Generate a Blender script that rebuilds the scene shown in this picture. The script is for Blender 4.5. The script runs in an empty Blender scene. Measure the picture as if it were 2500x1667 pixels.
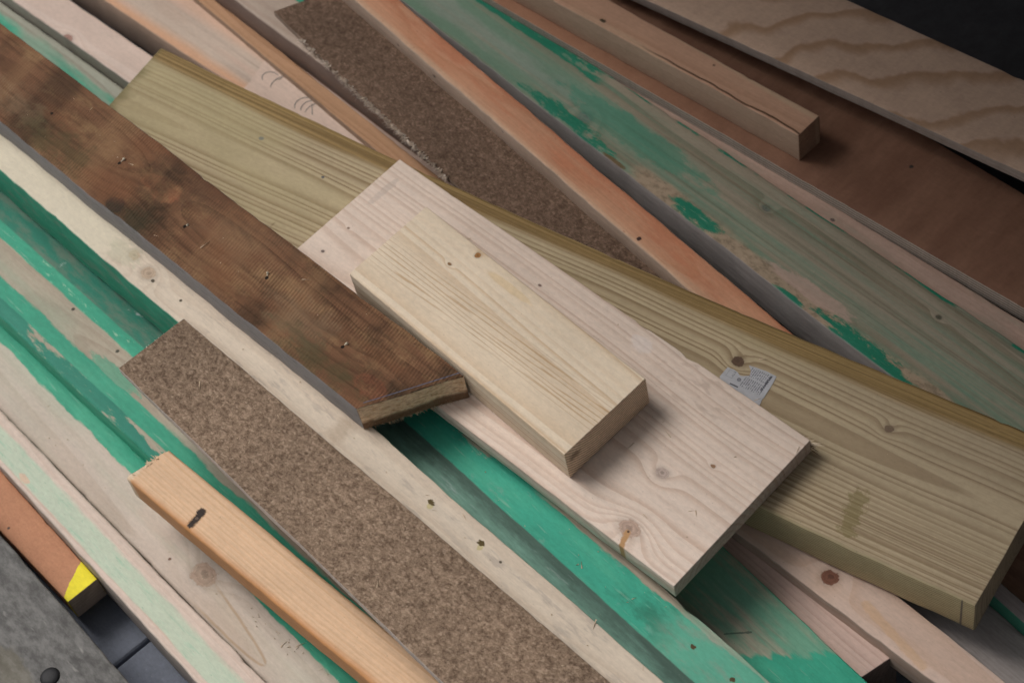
import bpy, bmesh, math, random
from mathutils import Matrix, Vector, noise as mnoise

random.seed(7)
sc = bpy.context.scene
col = sc.collection

# ------------------------------------------------------------------ camera
cd = bpy.data.cameras.new('camera')
cam = bpy.data.objects.new('camera', cd)
col.objects.link(cam)
sc.camera = cam
cd.sensor_width = 22.3
cd.lens = 22.3 * 4600 / 2500
R = Matrix(((0.96791, 0.25129, 0.0), (-0.19827, 0.76372, -0.61435), (-0.15438, 0.59464, 0.78904)))
cam.matrix_world = Matrix.Translation((0.0, -1.0339, 1.4279)) @ R.to_4x4()
cd.clip_start = 0.02
cd.clip_end = 200
cd.dof.use_dof = True
cd.dof.focus_distance = 1.53
cd.dof.aperture_fstop = 5.6

# ------------------------------------------------------------------ light: overcast day, open to the left, an unseen blocker added overhead on the right
SUN_AZ = math.radians(130)      # direction the light comes from, from +x towards +y
SUN_EL = math.radians(52)
w = bpy.data.worlds.new('World')
sc.world = w
w.use_nodes = True
wn = w.node_tree
bg = wn.nodes['Background']
sky = wn.nodes.new('ShaderNodeTexSky')
sky.sky_type = 'NISHITA'
sky.sun_disc = False
sky.sun_elevation = SUN_EL
sky.sun_rotation = math.pi / 2 - SUN_AZ
sky.air_density = 1.0
sky.dust_density = 6.0
sky.ozone_density = 1.0
hs = wn.nodes.new('ShaderNodeHueSaturation')      # cloud cover: nearly colourless sky
hs.inputs['Saturation'].default_value = 0.05
wn.links.new(sky.outputs[0], hs.inputs['Color'])
wn.links.new(hs.outputs[0], bg.inputs['Color'])
bg.inputs['Strength'].default_value = 0.084
sl = bpy.data.lights.new('sun', 'SUN')
sl.energy = 1.4
sl.angle = math.radians(30)
sl.color = (1.0, 0.935, 0.85)
sun = bpy.data.objects.new('sun', sl)
col.objects.link(sun)
sd = Vector((math.cos(SUN_AZ) * math.cos(SUN_EL), math.sin(SUN_AZ) * math.cos(SUN_EL), math.sin(SUN_EL)))
sun.rotation_euler = sd.to_track_quat('Z', 'Y').to_euler()
sun.location = sd * 5

sc.cycles.max_bounces = 5
sc.cycles.diffuse_bounces = 3
sc.cycles.adaptive_threshold = 0.04
vs = sc.view_settings
vs.view_transform = 'Standard'
vs.look = 'None'
vs.exposure = 0.08
vs.gamma = 1.0
vs.use_curve_mapping = False

# --- measured layout (metres)
BOARDS = {
    'small_block': ([-0.1221, 0.045, 0.193], -59.86, [[0.0, 0.0, 0.0], [-0.0068, 0.0948, 0.0], [0.273, 0.0948, 0.0], [0.278, 0.0, 0.0]], 0.034),
    'wide_board': ([-0.1992, 0.0984, 0.158], -56.78, [[0.0, 0.0, 0.0], [-0.0053, 0.1714, 0.0], [0.4889, 0.17, 0.0], [0.4947, 0.0013, 0.0]], 0.0165),
    'rough_board': ([-0.6291, 0.6605, 0.188], -57.12, [[0.0, 0.0, 0.0], [-0.0, 0.0842, 0.0], [0.9477, 0.0829, 0.0], [0.9021, 0.0014, 0.0]], 0.03),
    'treated_board': ([-0.3817, 0.3349, 0.14], -47.1, [[0.0, 0.0, 0.0], [-0.0111, 0.1611, 0.0], [0.978, 0.1613, 0.0], [0.9825, -0.0002, 0.0]], 0.042),
    'cream_beam': ([-0.5733, 0.5291, 0.158], -58.36, [[0.0, 0.0, 0.0], [0.0, 0.0557, 0.0], [1.2295, 0.0438, 0.0], [1.2294, 0.0119, 0.0]], 0.062),
    'hardboard_near': ([-0.3382, 0.0264, 0.17], -58.53, [[0.0, 0.0, 0.0], [0.0014, 0.0722, 0.0], [0.6837, 0.082, 0.0], [0.6836, -0.0098, 0.0]], 0.01),
    'orange_stick': ([-0.3521, -0.0602, 0.128], -55.04, [[0.0, 0.0, 0.0], [0.0075, 0.0436, 0.0], [0.5093, 0.041, 0.0], [0.5093, 0.0026, 0.0]], 0.03),
    'pale_board': ([-0.6637, 0.4022, 0.062], -58.98, [[0.0, 0.0, 0.0], [-0.0, 0.065, 0.0], [0.9793, 0.0619, 0.0], [0.9793, 0.003, 0.0]], 0.045),
    'mint_beam': ([-0.6356, 0.2949, 0.072], -59.28, [[0.0, 0.0, 0.0], [-0.0, 0.0303, 0.0], [0.8141, 0.037, 0.0], [0.8141, -0.0068, 0.0]], 0.06),
    'yellow_stick': ([-0.6566, 0.2406, 0.045], -59.03, [[0.0, 0.0, 0.0], [-0.0, 0.0465, 0.0], [0.4181, 0.0392, 0.0], [0.4176, 0.0074, 0.0]], 0.028),
    'worn_green_beam': ([-0.6932, 0.5462, 0.1036], -57.44, [[0.0, 0.0, 0.0], [-0.0001, 0.1133, -0.0038], [0.9839, 0.1196, -0.0269], [0.984, -0.0064, -0.0225]], 0.07),
    'green_beam': ([-0.2014, 0.0358, 0.128], -60.63, [[0.0, 0.0, 0.0], [0.0, 0.0745, 0.0], [0.683, 0.0695, 0.0], [0.683, 0.005, 0.0]], 0.1),
    'green_plank': ([-0.1374, 0.0488, 0.092], -62.75, [[0.0, 0.0, 0.0], [0.0, 0.1007, 0.0], [0.7014, 0.0908, 0.0], [0.7013, 0.0099, 0.0]], 0.07),
    'flat_batten': ([0.0582, -0.1203, 0.082], -61.41, [[0.0, 0.0, 0.0], [0.0, 0.0135, 0.0], [0.3084, 0.0261, 0.0], [0.3025, -0.0126, 0.0]], 0.05),
    'knotty_batten': ([0.0588, -0.1209, 0.097], -58.95, [[0.0, 0.0, 0.0], [0.0, 0.0509, 0.0], [0.5393, 0.0404, 0.0], [0.5393, 0.0105, 0.0]], 0.028),
    'grey_plank': ([0.1558, -0.1748, 0.07], -61.95, [[0.0, 0.0, 0.0], [0.0, 0.066, 0.0], [0.45, 0.0467, 0.0], [0.4501, 0.0194, 0.0]], 0.03),
    'slim_green': ([0.2246, -0.1658, 0.088], -64.02, [[0.0, 0.0, 0.0], [0.0, 0.0092, 0.0], [0.3912, 0.0124, 0.0], [0.3912, -0.0032, 0.0]], 0.03),
    'red_plank': ([0.2272, -0.1223, 0.06], -62.65, [[0.0, 0.0, 0.0], [-0.0, 0.0453, 0.0], [0.4074, 0.0517, 0.0], [0.4074, -0.0064, 0.0]], 0.03),
    'green_strip': ([-0.6528, 0.9081, 0.032], -56.98, [[0.0, 0.0, 0.0], [-0.0, 0.0461, 0.0], [0.6923, 0.056, 0.0], [0.6924, -0.01, 0.0]], 0.03),
    'white_batten': ([-0.5938, 0.9041, 0.052], -55.99, [[0.0, 0.0, 0.0], [0.0, 0.0398, 0.0], [0.5892, 0.041, -0.0], [0.5892, -0.0013, 0.0]], 0.024),
    'pink_board': ([-0.4852, 0.8404, 0.07], -56.91, [[0.0, 0.0, 0.0], [0.0, 0.0889, 0.0], [0.8298, 0.0713, 0.0], [0.8297, 0.0175, 0.0]], 0.05),
    'tan_batten': ([-0.3264, 0.7466, 0.079], -61.25, [[0.0, 0.0, 0.0], [0.0, 0.0096, 0.0], [0.7608, 0.0174, 0.0], [0.7608, -0.0078, 0.0]], 0.03),
    'purple_beam': ([-0.3213, 0.7489, 0.108], -59.92, [[0.0, 0.0, 0.0], [0.0, 0.0467, -0.0], [0.8764, 0.0416, -0.0], [0.8764, 0.0051, -0.0]], 0.036),
    'hardboard_far': ([-0.1556, 0.4907, 0.115], -65.51, [[0.0, 0.0, 0.0], [0.0236, 0.0808, 0.0], [0.7442, 0.0747, 0.0], [0.7442, 0.006, 0.0]], 0.007),
    'orange_batten': ([-0.1764, 0.6782, 0.136], -64.32, [[0.0, 0.0, 0.0], [0.0, 0.0323, 0.0], [0.9681, 0.0326, 0.0], [0.9681, -0.0002, 0.0]], 0.026),
    'weathered_green': ([-0.1694, 0.7578, 0.095], -60.8, [[0.0, 0.0, 0.0], [-0.0, 0.0509, 0.0], [1.2234, 0.0772, -0.0], [1.2233, -0.0263, 0.0]], 0.05),
    'pink_plank': ([-0.0355, 0.595, 0.0925], -58.46, [[0.0, 0.0, 0.0], [0.0, 0.0152, 0.0], [1.076, 0.0285, 0.0], [1.076, -0.0133, 0.0]], 0.04),
    'brown_ply': ([-0.0711, 0.6435, 0.105], -57.53, [[0.0, 0.0, 0.0], [0.0001, 0.1411, 0.0], [1.2042, 0.1146, 0.0], [1.2042, 0.0265, 0.0]], 0.018),
    'wavy_ply': ([0.0594, 0.5583, 0.1236], -55.41, [[0.0, 0.0, 0.0], [0.0012, 0.1286, -0.0196], [0.992, 0.101, 0.053], [0.9929, 0.0276, 0.0378]], 0.011),
    'split_beam': ([-0.0452, 0.6217, 0.14], -55.91, [[0.0, 0.0, 0.0], [0.0, 0.0368, 0.0], [0.6124, 0.0334, 0.0], [0.6124, 0.0033, 0.0]], 0.035),
    'grey_slab': ([-0.8046, 0.2579, 0.075], -58.83, [[0.0, 0.0, 0.0], [0.0, 0.1257, 0.0], [0.8858, 0.1097, 0.0], [0.8858, 0.016, 0.0]], 0.045),
    'far_green': ([-0.2326, 0.6531, 0.1], -58.16, [[0.0, 0.0, 0.0], [0.0, 0.014, -0.0], [0.2701, 0.0228, 0.0], [0.27, -0.0088, 0.0]], 0.03),
}
LABEL = [(0.7044, 0.0857), (0.7052, 0.0974), (0.708, 0.0976), (0.7109, 0.0977), (0.7155, 0.0967), (0.7185, 0.0952), (0.7208, 0.0957), (0.7254, 0.0988), (0.725, 0.1012), (0.7237, 0.1045), (0.7199, 0.1075), (0.7231, 0.1081), (0.7268, 0.1086), (0.7362, 0.1094), (0.7453, 0.1089), (0.7463, 0.1012), (0.7473, 0.093), (0.7477, 0.0847), (0.7469, 0.0834), (0.7485, 0.078), (0.7468, 0.0701), (0.7311, 0.0691), (0.7123, 0.0782)]
MARKS = {
    'small_block': {'k1': (0.0716, 0.0913), 'k2': (0.0598, 0.0657), 'stain': (0.1184, 0.0833), 's0': (-0.0021, 0.0356), 's1': (0.2793, 0.0484)},
    'wide_board': {'k1': (0.4341, 0.0132), 'chip0': (0.4344, 0.0134), 'chip1': (0.4407, -0.0019), 'p1': (0.0206, 0.0513), 'p2': (0.2051, 0.1465), 'k2': (0.4178, 0.0715), 'p3': (0.4454, 0.1022), 'arc': (0.012, 0.1343), 'scuff': (0.3185, 0.1556), 'splint': (0.4889, 0.17), 'p4': (0.0188, 0.0842)},
    'rough_board': {'k1': (0.5699, 0.0492), 'k2': (0.5518, 0.0084), 'k3': (0.8954, 0.0242), 'n1': (0.5108, 0.0445), 'n2': (0.4021, 0.042), 'n3': (0.6243, 0.0352), 'n4': (0.7315, 0.045), 'n5': (0.8429, 0.0378), 'l0': (0.9018, 0.0096), 'l1': (0.9442, 0.0852), 't1': (0.3639, 0.0263), 't2': (0.6858, 0.0556), 't3': (0.7948, 0.0306), 'g1': (0.4404, 0.0198), 'g2': (0.5757, 0.0084), 'g3': (0.8388, 0.0128), 'd1': (0.6085, 0.0871)},
    'treated_board': {'k1': (0.7095, 0.1067), 'k2': (0.8504, 0.1086), 'd1': (0.2552, 0.1007), 'd2': (0.1677, 0.1113), 'st0': (0.8618, 0.0409), 'st1': (0.8677, 0.0098), 'e1': (0.9645, 0.1139), 'v1': (0.1542, 0.087), 'lab0': (0.7045, 0.0962), 'lab1': (0.7468, 0.1044), 'lab2': (0.7465, 0.0826), 'lc': (0.7281, 0.095), 'tk': (0.9698, -0.0069)},
    'cream_beam': {'b1': (0.4447, 0.0226), 'b2': (0.4728, 0.0225), 'd1': (0.4847, 0.0193), 'd2': (0.5238, 0.0226), 'h1': (0.8572, 0.0324), 'h2': (0.9164, 0.0337), 'd3': (0.9407, 0.0325), 'scar': (0.7468, 0.0312), 'gr': (1.0382, 0.0331), 'yb': (0.2758, 0.0167), 'c1': (0.8798, 0.0456)},
    'orange_stick': {'k0': (0.0813, 0.0191), 'k1': (0.0827, 0.0055)},
    'pale_board': {'k1': (0.6415, 0.029), 'd1': (0.6055, 0.0168), 'v0': (0.674, 0.0286), 'v1': (0.751, 0.0075), 'pk': (0.5692, 0.0335)},
    'mint_beam': {'c1': (0.3338, 0.0054)},
    'yellow_stick': {'y0': (0.398, 0.0322), 'y1': (0.4132, 0.0075), 'y2': (0.4122, 0.0273), 'd': (0.3107, 0.0126)},
    'worn_green_beam': {'d1': (0.469, 0.0508), 'd2': (0.5433, 0.049), 'g1': (0.5638, 0.0296), 'pat': (0.4082, 0.0634), 'm1': (0.4088, 0.0363)},
    'green_beam': {'b0': (0.1892, 0.0286), 'b1': (0.4855, 0.0304), 'bare': (0.2065, 0.0599), 'sc1': (0.2808, 0.0588), 'chip0': (0.3121, 0.0598), 'chip1': (0.4259, 0.064), 'wear': (0.4349, 0.046), 'h1': (0.4747, 0.0507), 'h2': (0.5156, 0.0524), 'gr': (0.4929, 0.0505), 'lt': (0.2124, 0.0355)},
    'green_plank': {'b0': (0.4201, 0.0837), 'b1': (0.5199, 0.0822), 'sc': (0.4554, 0.0415)},
    'flat_batten': {'s1': (0.2545, 0.0098)},
    'knotty_batten': {'k1': (0.2311, 0.0221), 'res0': (0.269, 0.0225), 'res1': (0.3348, 0.0115)},
    'green_strip': {'a': (0.3708, 0.0269)},
    'white_batten': {'k1': (0.3576, -0.003), 'kn': (0.3226, 0.033)},
    'pink_board': {'e0': (0.4902, 0.0239), 'pen1': (0.4961, 0.0441), 'pen2': (0.5549, 0.0387)},
    'hardboard_far': {'f0': (0.0236, -0.0102), 'f1': (0.1836, -0.0021), 'f2': (0.2048, -0.0056)},
    'orange_batten': {'k1': (0.3887, -0.0084), 'k2': (0.7016, 0.0059), 'd1': (0.3241, -0.0118), 'd2': (0.5033, -0.004), 'r1': (0.3945, 0.0262), 'r2': (0.5725, 0.0238), 'r3': (0.7628, 0.0311)},
    'weathered_green': {'st0': (0.4046, 0.0364), 'st1': (0.5518, 0.0554), 'k1': (0.5875, 0.0084), 'g1': (0.5651, -0.0033), 'g2': (0.62, -0.0125), 'br': (0.6505, -0.0119), 'bare0': (0.7208, -0.0155), 'g3': (0.7702, -0.007), 'bare1': (0.8427, -0.0177), 'g4': (0.8864, -0.0181), 'g5': (0.958, -0.0113), 'g6': (1.0014, -0.0093), 'bare2': (1.0402, 0.0018), 'k2': (0.8001, 0.042), 'k3': (0.9678, -0.0054), 'k4': (0.9979, 0.0521), 'g7': (0.6133, 0.0079), 'e0': (0.3718, -0.0077), 'dk': (0.4612, -0.0058), 'dk2': (0.5151, -0.0114)},
    'pink_plank': {'c0': (0.4185, 0.0085), 'c1': (0.5276, 0.0088), 'c2': (0.6873, 0.0028), 'c3': (0.825, 0.0065), 'k1': (0.5854, 0.0219), 'k2': (0.6468, 0.0093)},
    'brown_ply': {'d1': (0.7287, 0.0877)},
    'wavy_ply': {'a': (0.3606, 0.0341), 'b': (0.5049, 0.0496), 'c': (0.5828, 0.0437)},
    'split_beam': {'c0': (0.4717, -0.0016), 'c1': (0.6124, 0.0033), 'd1': (0.3625, 0.0093), 'd2': (0.4911, 0.0264)},
    'grey_slab': {'scr': (0.5791, 0.0698), 'gr': (0.5474, 0.0477)},
    'hardboard_near': {},
}
# --- end of layout

# ------------------------------------------------------------------ shader expressions
NT = None

class V:
    """A node socket that can be used in arithmetic."""
    def __init__(self, s): self.s = s
    def __add__(a, b): return m_('ADD', a, b)
    __radd__ = __add__
    def __sub__(a, b): return m_('SUBTRACT', a, b)
    def __rsub__(a, b): return m_('SUBTRACT', b, a)
    def __mul__(a, b): return m_('MULTIPLY', a, b)
    __rmul__ = __mul__
    def __truediv__(a, b): return m_('DIVIDE', a, b)
    def __neg__(a): return m_('MULTIPLY', a, -1.0)

def put(inp, v):
    if isinstance(v, V): NT.links.new(v.s, inp)
    elif isinstance(v, (tuple, list)):
        inp.default_value = tuple(v) + ((1.0,) if len(v) == 3 and inp.type == 'RGBA' else ())
    else: inp.default_value = v

def m_(op, a, b=None, c=None, clamp=False):
    n = NT.nodes.new('ShaderNodeMath'); n.operation = op; n.use_clamp = clamp
    put(n.inputs[0], a)
    if b is not None: put(n.inputs[1], b)
    if c is not None: put(n.inputs[2], c)
    return V(n.outputs[0])

def sq(a): return m_('MULTIPLY', a, a)
def sqrt(a): return m_('SQRT', a)
def exp(a): return m_('EXPONENT', a)
def frac(a): return m_('FRACT', a)
def absf(a): return m_('ABSOLUTE', a)
def mn(a, b): return m_('MINIMUM', a, b)
def mx(a, b): return m_('MAXIMUM', a, b)
def sat(a): return m_('ADD', a, 0.0, clamp=True)
def sin(a): return m_('SINE', a)

def smooth(v, lo, hi):
    """0 at lo, 1 at hi (either order)."""
    if lo > hi: return 1.0 - smooth(v, hi, lo)
    n = NT.nodes.new('ShaderNodeMapRange'); n.interpolation_type = 'SMOOTHSTEP'
    put(n.inputs['Value'], v)
    n.inputs['From Min'].default_value = lo; n.inputs['From Max'].default_value = hi
    n.inputs['To Min'].default_value = 0.0; n.inputs['To Max'].default_value = 1.0
    return V(n.outputs['Result'])

def vec(x, y, z):
    n = NT.nodes.new('ShaderNodeCombineXYZ')
    put(n.inputs[0], x); put(n.inputs[1], y); put(n.inputs[2], z)
    return V(n.outputs[0])

def noise(v, scale=1.0, detail=2.0, rough=0.5, dist=0.0):
    n = NT.nodes.new('ShaderNodeTexNoise'); n.noise_dimensions = '3D'
    put(n.inputs['Vector'], v); put(n.inputs['Scale'], scale); put(n.inputs['Detail'], detail)
    put(n.inputs['Roughness'], rough); put(n.inputs['Distortion'], dist)
    return V(n.outputs['Fac'])

def noise1(x, scale=1.0, detail=1.0):
    n = NT.nodes.new('ShaderNodeTexNoise'); n.noise_dimensions = '1D'
    put(n.inputs['W'], x); put(n.inputs['Scale'], scale); put(n.inputs['Detail'], detail)
    return V(n.outputs['Fac'])

def white1(x):
    n = NT.nodes.new('ShaderNodeTexWhiteNoise'); n.noise_dimensions = '1D'
    put(n.inputs['W'], x)
    return V(n.outputs['Value'])

def voro(v, scale, feature='F1'):
    n = NT.nodes.new('ShaderNodeTexVoronoi'); n.feature = feature
    put(n.inputs['Vector'], v); put(n.inputs['Scale'], scale)
    return V(n.outputs['Distance'])

def cell(v, scale_):
    n = NT.nodes.new('ShaderNodeTexVoronoi')
    put(n.inputs['Vector'], v); put(n.inputs['Scale'], scale_)
    sp = NT.nodes.new('ShaderNodeSeparateColor')
    NT.links.new(n.outputs['Color'], sp.inputs[0])
    return V(sp.outputs[0])

def mix(a, b, f):
    n = NT.nodes.new('ShaderNodeMix'); n.data_type = 'RGBA'; n.clamp_factor = True
    put(n.inputs[0], f); put(n.inputs[6], a); put(n.inputs[7], b)
    return V(n.outputs[2])

def scale(c, f):
    n = NT.nodes.new('ShaderNodeVectorMath'); n.operation = 'SCALE'
    put(n.inputs[0], c); put(n.inputs['Scale'], f)
    return V(n.outputs[0])

class Ctx: pass

def edges(c, key):
    """Distances from the board's left and right arris."""
    fl, fr, nr, nl = BOARDS[key][2]
    c.yl = c.y - (c.x - fl[0]) * ((nl[1] - fl[1]) / (nl[0] - fl[0])) - fl[1]
    c.yr = fr[1] + (c.x - fr[0]) * ((nr[1] - fr[1]) / (nr[0] - fr[0])) - c.y

def start(name, seed=0.0):
    """New material; returns a context with object coordinates (metres along, across, up) and local normal."""
    global NT
    mat = bpy.data.materials.new(name); mat.use_nodes = True
    NT = mat.node_tree
    c = Ctx(); c.mat = mat
    tc = NT.nodes.new('ShaderNodeTexCoord')
    sp = NT.nodes.new('ShaderNodeSeparateXYZ'); NT.links.new(tc.outputs['Object'], sp.inputs[0])
    c.x, c.y, c.z = V(sp.outputs[0]), V(sp.outputs[1]), V(sp.outputs[2])
    g = NT.nodes.new('ShaderNodeNewGeometry')
    vt = NT.nodes.new('ShaderNodeVectorTransform'); vt.vector_type = 'NORMAL'; vt.convert_from = 'WORLD'; vt.convert_to = 'OBJECT'
    NT.links.new(g.outputs['True Normal'], vt.inputs[0])
    sn = NT.nodes.new('ShaderNodeSeparateXYZ'); NT.links.new(vt.outputs[0], sn.inputs[0])
    c.nx, c.ny, c.nz = V(sn.outputs[0]), V(sn.outputs[1]), V(sn.outputs[2])
    c.end = smooth(absf(c.nx), 0.6, 0.85)
    c.side = smooth(absf(c.ny), 0.6, 0.85)
    c.seed = seed
    c.h = 0.0
    c.rough = 0.72
    return c

def finish(c, color, rough=None, bump=0.4, dist=0.001, spec=0.13, metal=0.0, wear=1.0):
    b = NT.nodes['Principled BSDF']
    if wear:
        q = c.seed * 1.9
        w1 = noise(vec(c.x * 150.0 + q, c.y * 330.0, c.z * 330.0), 1.0, 4.0, 0.75)
        w2 = noise(vec(c.x * 520.0, c.y * 560.0 + q, c.z * 520.0), 1.0, 1.0)
        w3 = noise(vec(c.x * 11.0 + q, c.y * 26.0, c.z * 26.0 + q), 1.0, 4.0, 0.7)
        color = scale(color, 1.0 + (w1 - 0.5) * 0.42 * wear + (w3 - 0.5) * 0.36 * wear)
        color = mix(color, (0.10, 0.085, 0.07), smooth(w2, 0.75, 0.80) * 0.45 * wear)
        color = mix(color, (0.62, 0.58, 0.52), smooth(w2, 0.255, 0.215) * 0.12 * wear)
    put(b.inputs['Base Color'], color)
    put(b.inputs['Roughness'], c.rough if rough is None else rough)
    b.inputs['Specular IOR Level'].default_value = spec
    b.inputs['Metallic'].default_value = metal
    if isinstance(c.h, V) and bump:
        bn = NT.nodes.new('ShaderNodeBump')
        bn.inputs['Strength'].default_value = bump
        bn.inputs['Distance'].default_value = dist
        put(bn.inputs['Height'], c.h)
        NT.links.new(bn.outputs[0], b.inputs['Normal'])
    return c.mat

def wood(c, early, late, y0=0.02, z0=-0.06, spacing=0.004, tilt=0.0, warp=0.004, strength=0.8, knots=(),
         fibre=0.16, tint=0.14, end_dark=0.62, irregular=1.3, relief=0.5, fine=0.35):
    """Solid wood: growth rings round a pith line that runs along the board, bent round the knots."""
    s = c.seed * 3.7
    x, y, z = c.x, c.y, c.z
    nlow = noise(vec(x * 2.2 + s, y * 9.0 + s, z * 9.0), 1.0, 2.0) - 0.5
    yy = y - y0 + (noise1(x + s, 3.0, 1.0) - 0.5) * warp * 3.0
    r = sqrt(sq(yy) + sq(z - z0)) + x * tilt + nlow * warp * 4.0
    kwob = noise(vec(x * 55.0 + s, y * 75.0, z * 75.0), 1.0, 3.0, 0.65) if knots else 0.0
    kd = []
    for k in knots:
        kx, ky, kr = k[0], k[1], k[2]
        el = k[4] if len(k) > 4 else 1.2
        push = k[5] if len(k) > 5 else 2.0
        d2 = (sq((x - kx + nlow * kr * 1.6) / el) + sq(y - ky + (kwob - 0.5) * kr * 1.1)) / (kr * kr)
        kd.append(d2)
        if push:
            r = r + exp(-(d2 * 0.16)) * (kr * push)
    t = r / spacing
    t = t + (noise1(t + s, 0.33, 1.0) - 0.5) * irregular * 2.0
    fr = frac(t)
    amp = white1(m_('FLOOR', t)) * 0.75 + 0.35
    late_f = smooth(fr, 0.35, 0.9) * smooth(fr, 1.0, 0.93) * amp
    fib = noise(vec(x * 14.0 + s, y * 620.0, z * 620.0), 1.0, 3.0, 0.6)
    str2 = noise(vec(x * 3.0 + s, y * 140.0, z * 140.0), 1.0, 2.0)
    big = noise(vec(x * 5.0 + s, y * 16.0, z * 16.0 + s), 1.0, 2.0)
    colr = mix(early, late, late_f * strength)
    colr = mix(colr, late, smooth(str2, 0.5, 0.8) * fine)
    colr = scale(colr, 1.0 + (fib - 0.5) * fibre * 2.0 + (big - 0.5) * tint * 2.0)
    for k, d2 in zip(knots, kd):
        kc = k[3]
        if kc is None: continue
        wob = noise(vec(x * 260.0 + s, y * 260.0, z * 260.0), 1.0, 3.0, 0.7)
        d = sqrt(d2) + (wob - 0.5) * 0.6
        ring = frac(d * 2.6)
        kcol = scale(mix(kc, tuple(v * 0.78 for v in kc), ring), 0.75 + wob * 0.5)
        colr = mix(colr, scale(colr, 0.72), smooth(d, 1.9, 1.0) * 0.6)
        colr = mix(colr, kcol, smooth(d, 1.12, 0.92))
        colr = mix(colr, tuple(v * 0.45 for v in kc), smooth(d + (kwob - 0.5) * 0.8, 0.4, 0.05) * 0.6)
    en = noise(vec(x * 90.0, y * 300.0 + s, z * 420.0), 1.0, 4.0, 0.75)
    colr = mix(colr, scale(colr, end_dark * (0.55 + en * 0.9)), c.end)
    c.h = late_f * relief + fib * 0.35
    return colr

def blob(c, p, rx, ry, edge=0.5, nscale=90.0, stretch=0.35, z=None):
    """Soft-edged stain mask: 1 inside."""
    n = noise(vec(c.x * nscale * stretch + c.seed, c.y * nscale, c.z * nscale), 1.0, 5.0, 0.74)
    d = sqrt(sq((c.x - p[0]) / rx) + sq((c.y - p[1]) / ry))
    return smooth(d + (n - 0.5) * 3.2 * edge, 1.12, 0.78)

def cloud(c, p, rx, ry):
    """Very soft broken-up stain."""
    n = noise(vec(c.x * 38.0 + c.seed, c.y * 70.0, c.z * 60.0), 1.0, 4.0, 0.65)
    d = sqrt(sq((c.x - p[0]) / rx) + sq((c.y - p[1]) / ry))
    return smooth(d * 0.55 + (n - 0.5) * 2.4, 0.75, 0.05)

def dot(c, p, r, el=1.0, zc=None):
    d = sq((c.x - p[0]) / el) + sq(c.y - p[1])
    if zc is not None: d = d + sq(c.z - zc)
    n = noise(vec(c.x * 420.0 + p[0] * 900.0, c.y * 420.0, c.z * 420.0), 1.0, 3.0, 0.7)
    return smooth(sqrt(d) / r + (n - 0.5) * 1.1, 1.15, 0.7)

def seg(c, a, b, wdt, n_amp=0.3, nscale=200.0):
    """Mask of a line from a to b in the board's plane."""
    ax, ay = a; bx, by = b
    L = math.hypot(bx - ax, by - ay); ux, uy = (bx - ax) / L, (by - ay) / L
    t = sat(((c.x - ax) * ux + (c.y - ay) * uy) / L) * L
    d = sqrt(sq(c.x - ax - t * ux) + sq(c.y - ay - t * uy))
    n = noise(vec(c.x * nscale, c.y * nscale, c.seed), 1.0, 5.0, 0.7)
    return smooth(d / wdt + (n - 0.5) * 3.0 * n_amp, 1.2, 0.55)

GREEN = (0.052, 0.325, 0.215)
GREEN_LT = (0.13, 0.50, 0.33)
GREEN_DK = (0.018, 0.20, 0.130)
BARE = (0.46, 0.38, 0.30)

def paint_green(c, base, mask, lt=0.4, dirt=0.35, wear=0.0, main=GREEN, light=GREEN_LT, dark=GREEN_DK):
    """Brushed green paint over base where mask is 1; thin places let the wood through."""
    x, y, z = c.x, c.y, c.z
    n1 = noise(vec(x * 9.0 + c.seed, y * 70.0, z * 70.0), 1.0, 3.0, 0.6)
    n2 = noise(vec(x * 45.0 + c.seed, y * 130.0, z * 130.0), 1.0, 4.0, 0.7)
    n3 = noise(vec(x * 6.0, y * 22.0 + c.seed, z * 22.0), 1.0, 2.0)
    p = mix(main, light, smooth(n1, 0.42, 0.75) * lt)
    p = mix(p, dark, smooth(n3, 0.5, 0.8) * dirt)
    p = scale(p, 0.80 + n2 * 0.40)
    sc1 = noise(vec(x * 30.0 + c.seed, y * 420.0, z * 420.0), 1.0, 2.0)
    p = mix(p, (0.30, 0.46, 0.37), smooth(sc1, 0.63, 0.74) * 0.40)
    p = mix(p, (0.045, 0.10, 0.075), smooth(noise(vec(x * 75.0, y * 95.0 + c.seed, z * 95.0), 1.0, 4.0, 0.72), 0.64, 0.74) * 0.35)
    m = mask
    if wear:
        m = m * (1.0 - smooth(n2 * 0.55 + n1 * 0.45, 0.62 - wear * 0.25, 0.70 - wear * 0.2))
    c.h = (c.h if isinstance(c.h, V) else 0.0) * (1.0 - m * 0.6) + m * 0.5
    c.rough = 0.72 - m * 0.17
    return mix(base, p, m)

# ------------------------------------------------------------------ mesh helpers
def mesh_obj(name, verts, faces, mat, parent=None, smooth_shade=False, angle=35):
    me = bpy.data.meshes.new(name)
    me.from_pydata(verts, [], faces)
    me.update()
    if smooth_shade:
        for p in me.polygons: p.use_smooth = True
        me.set_sharp_from_angle(angle=math.radians(angle))
    if mat: me.materials.append(mat)
    o = bpy.data.objects.new(name, me)
    col.objects.link(o)
    if parent: o.parent = parent
    return o

def tag(o, label, cat=None, group=None, kind=None):
    o['label'] = label
    if cat: o['category'] = cat
    if group: o['group'] = group
    if kind: o['kind'] = kind
    return o

def nz(a, b=0.0, c=0.0): return mnoise.noise(Vector((a, b, c)))

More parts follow.
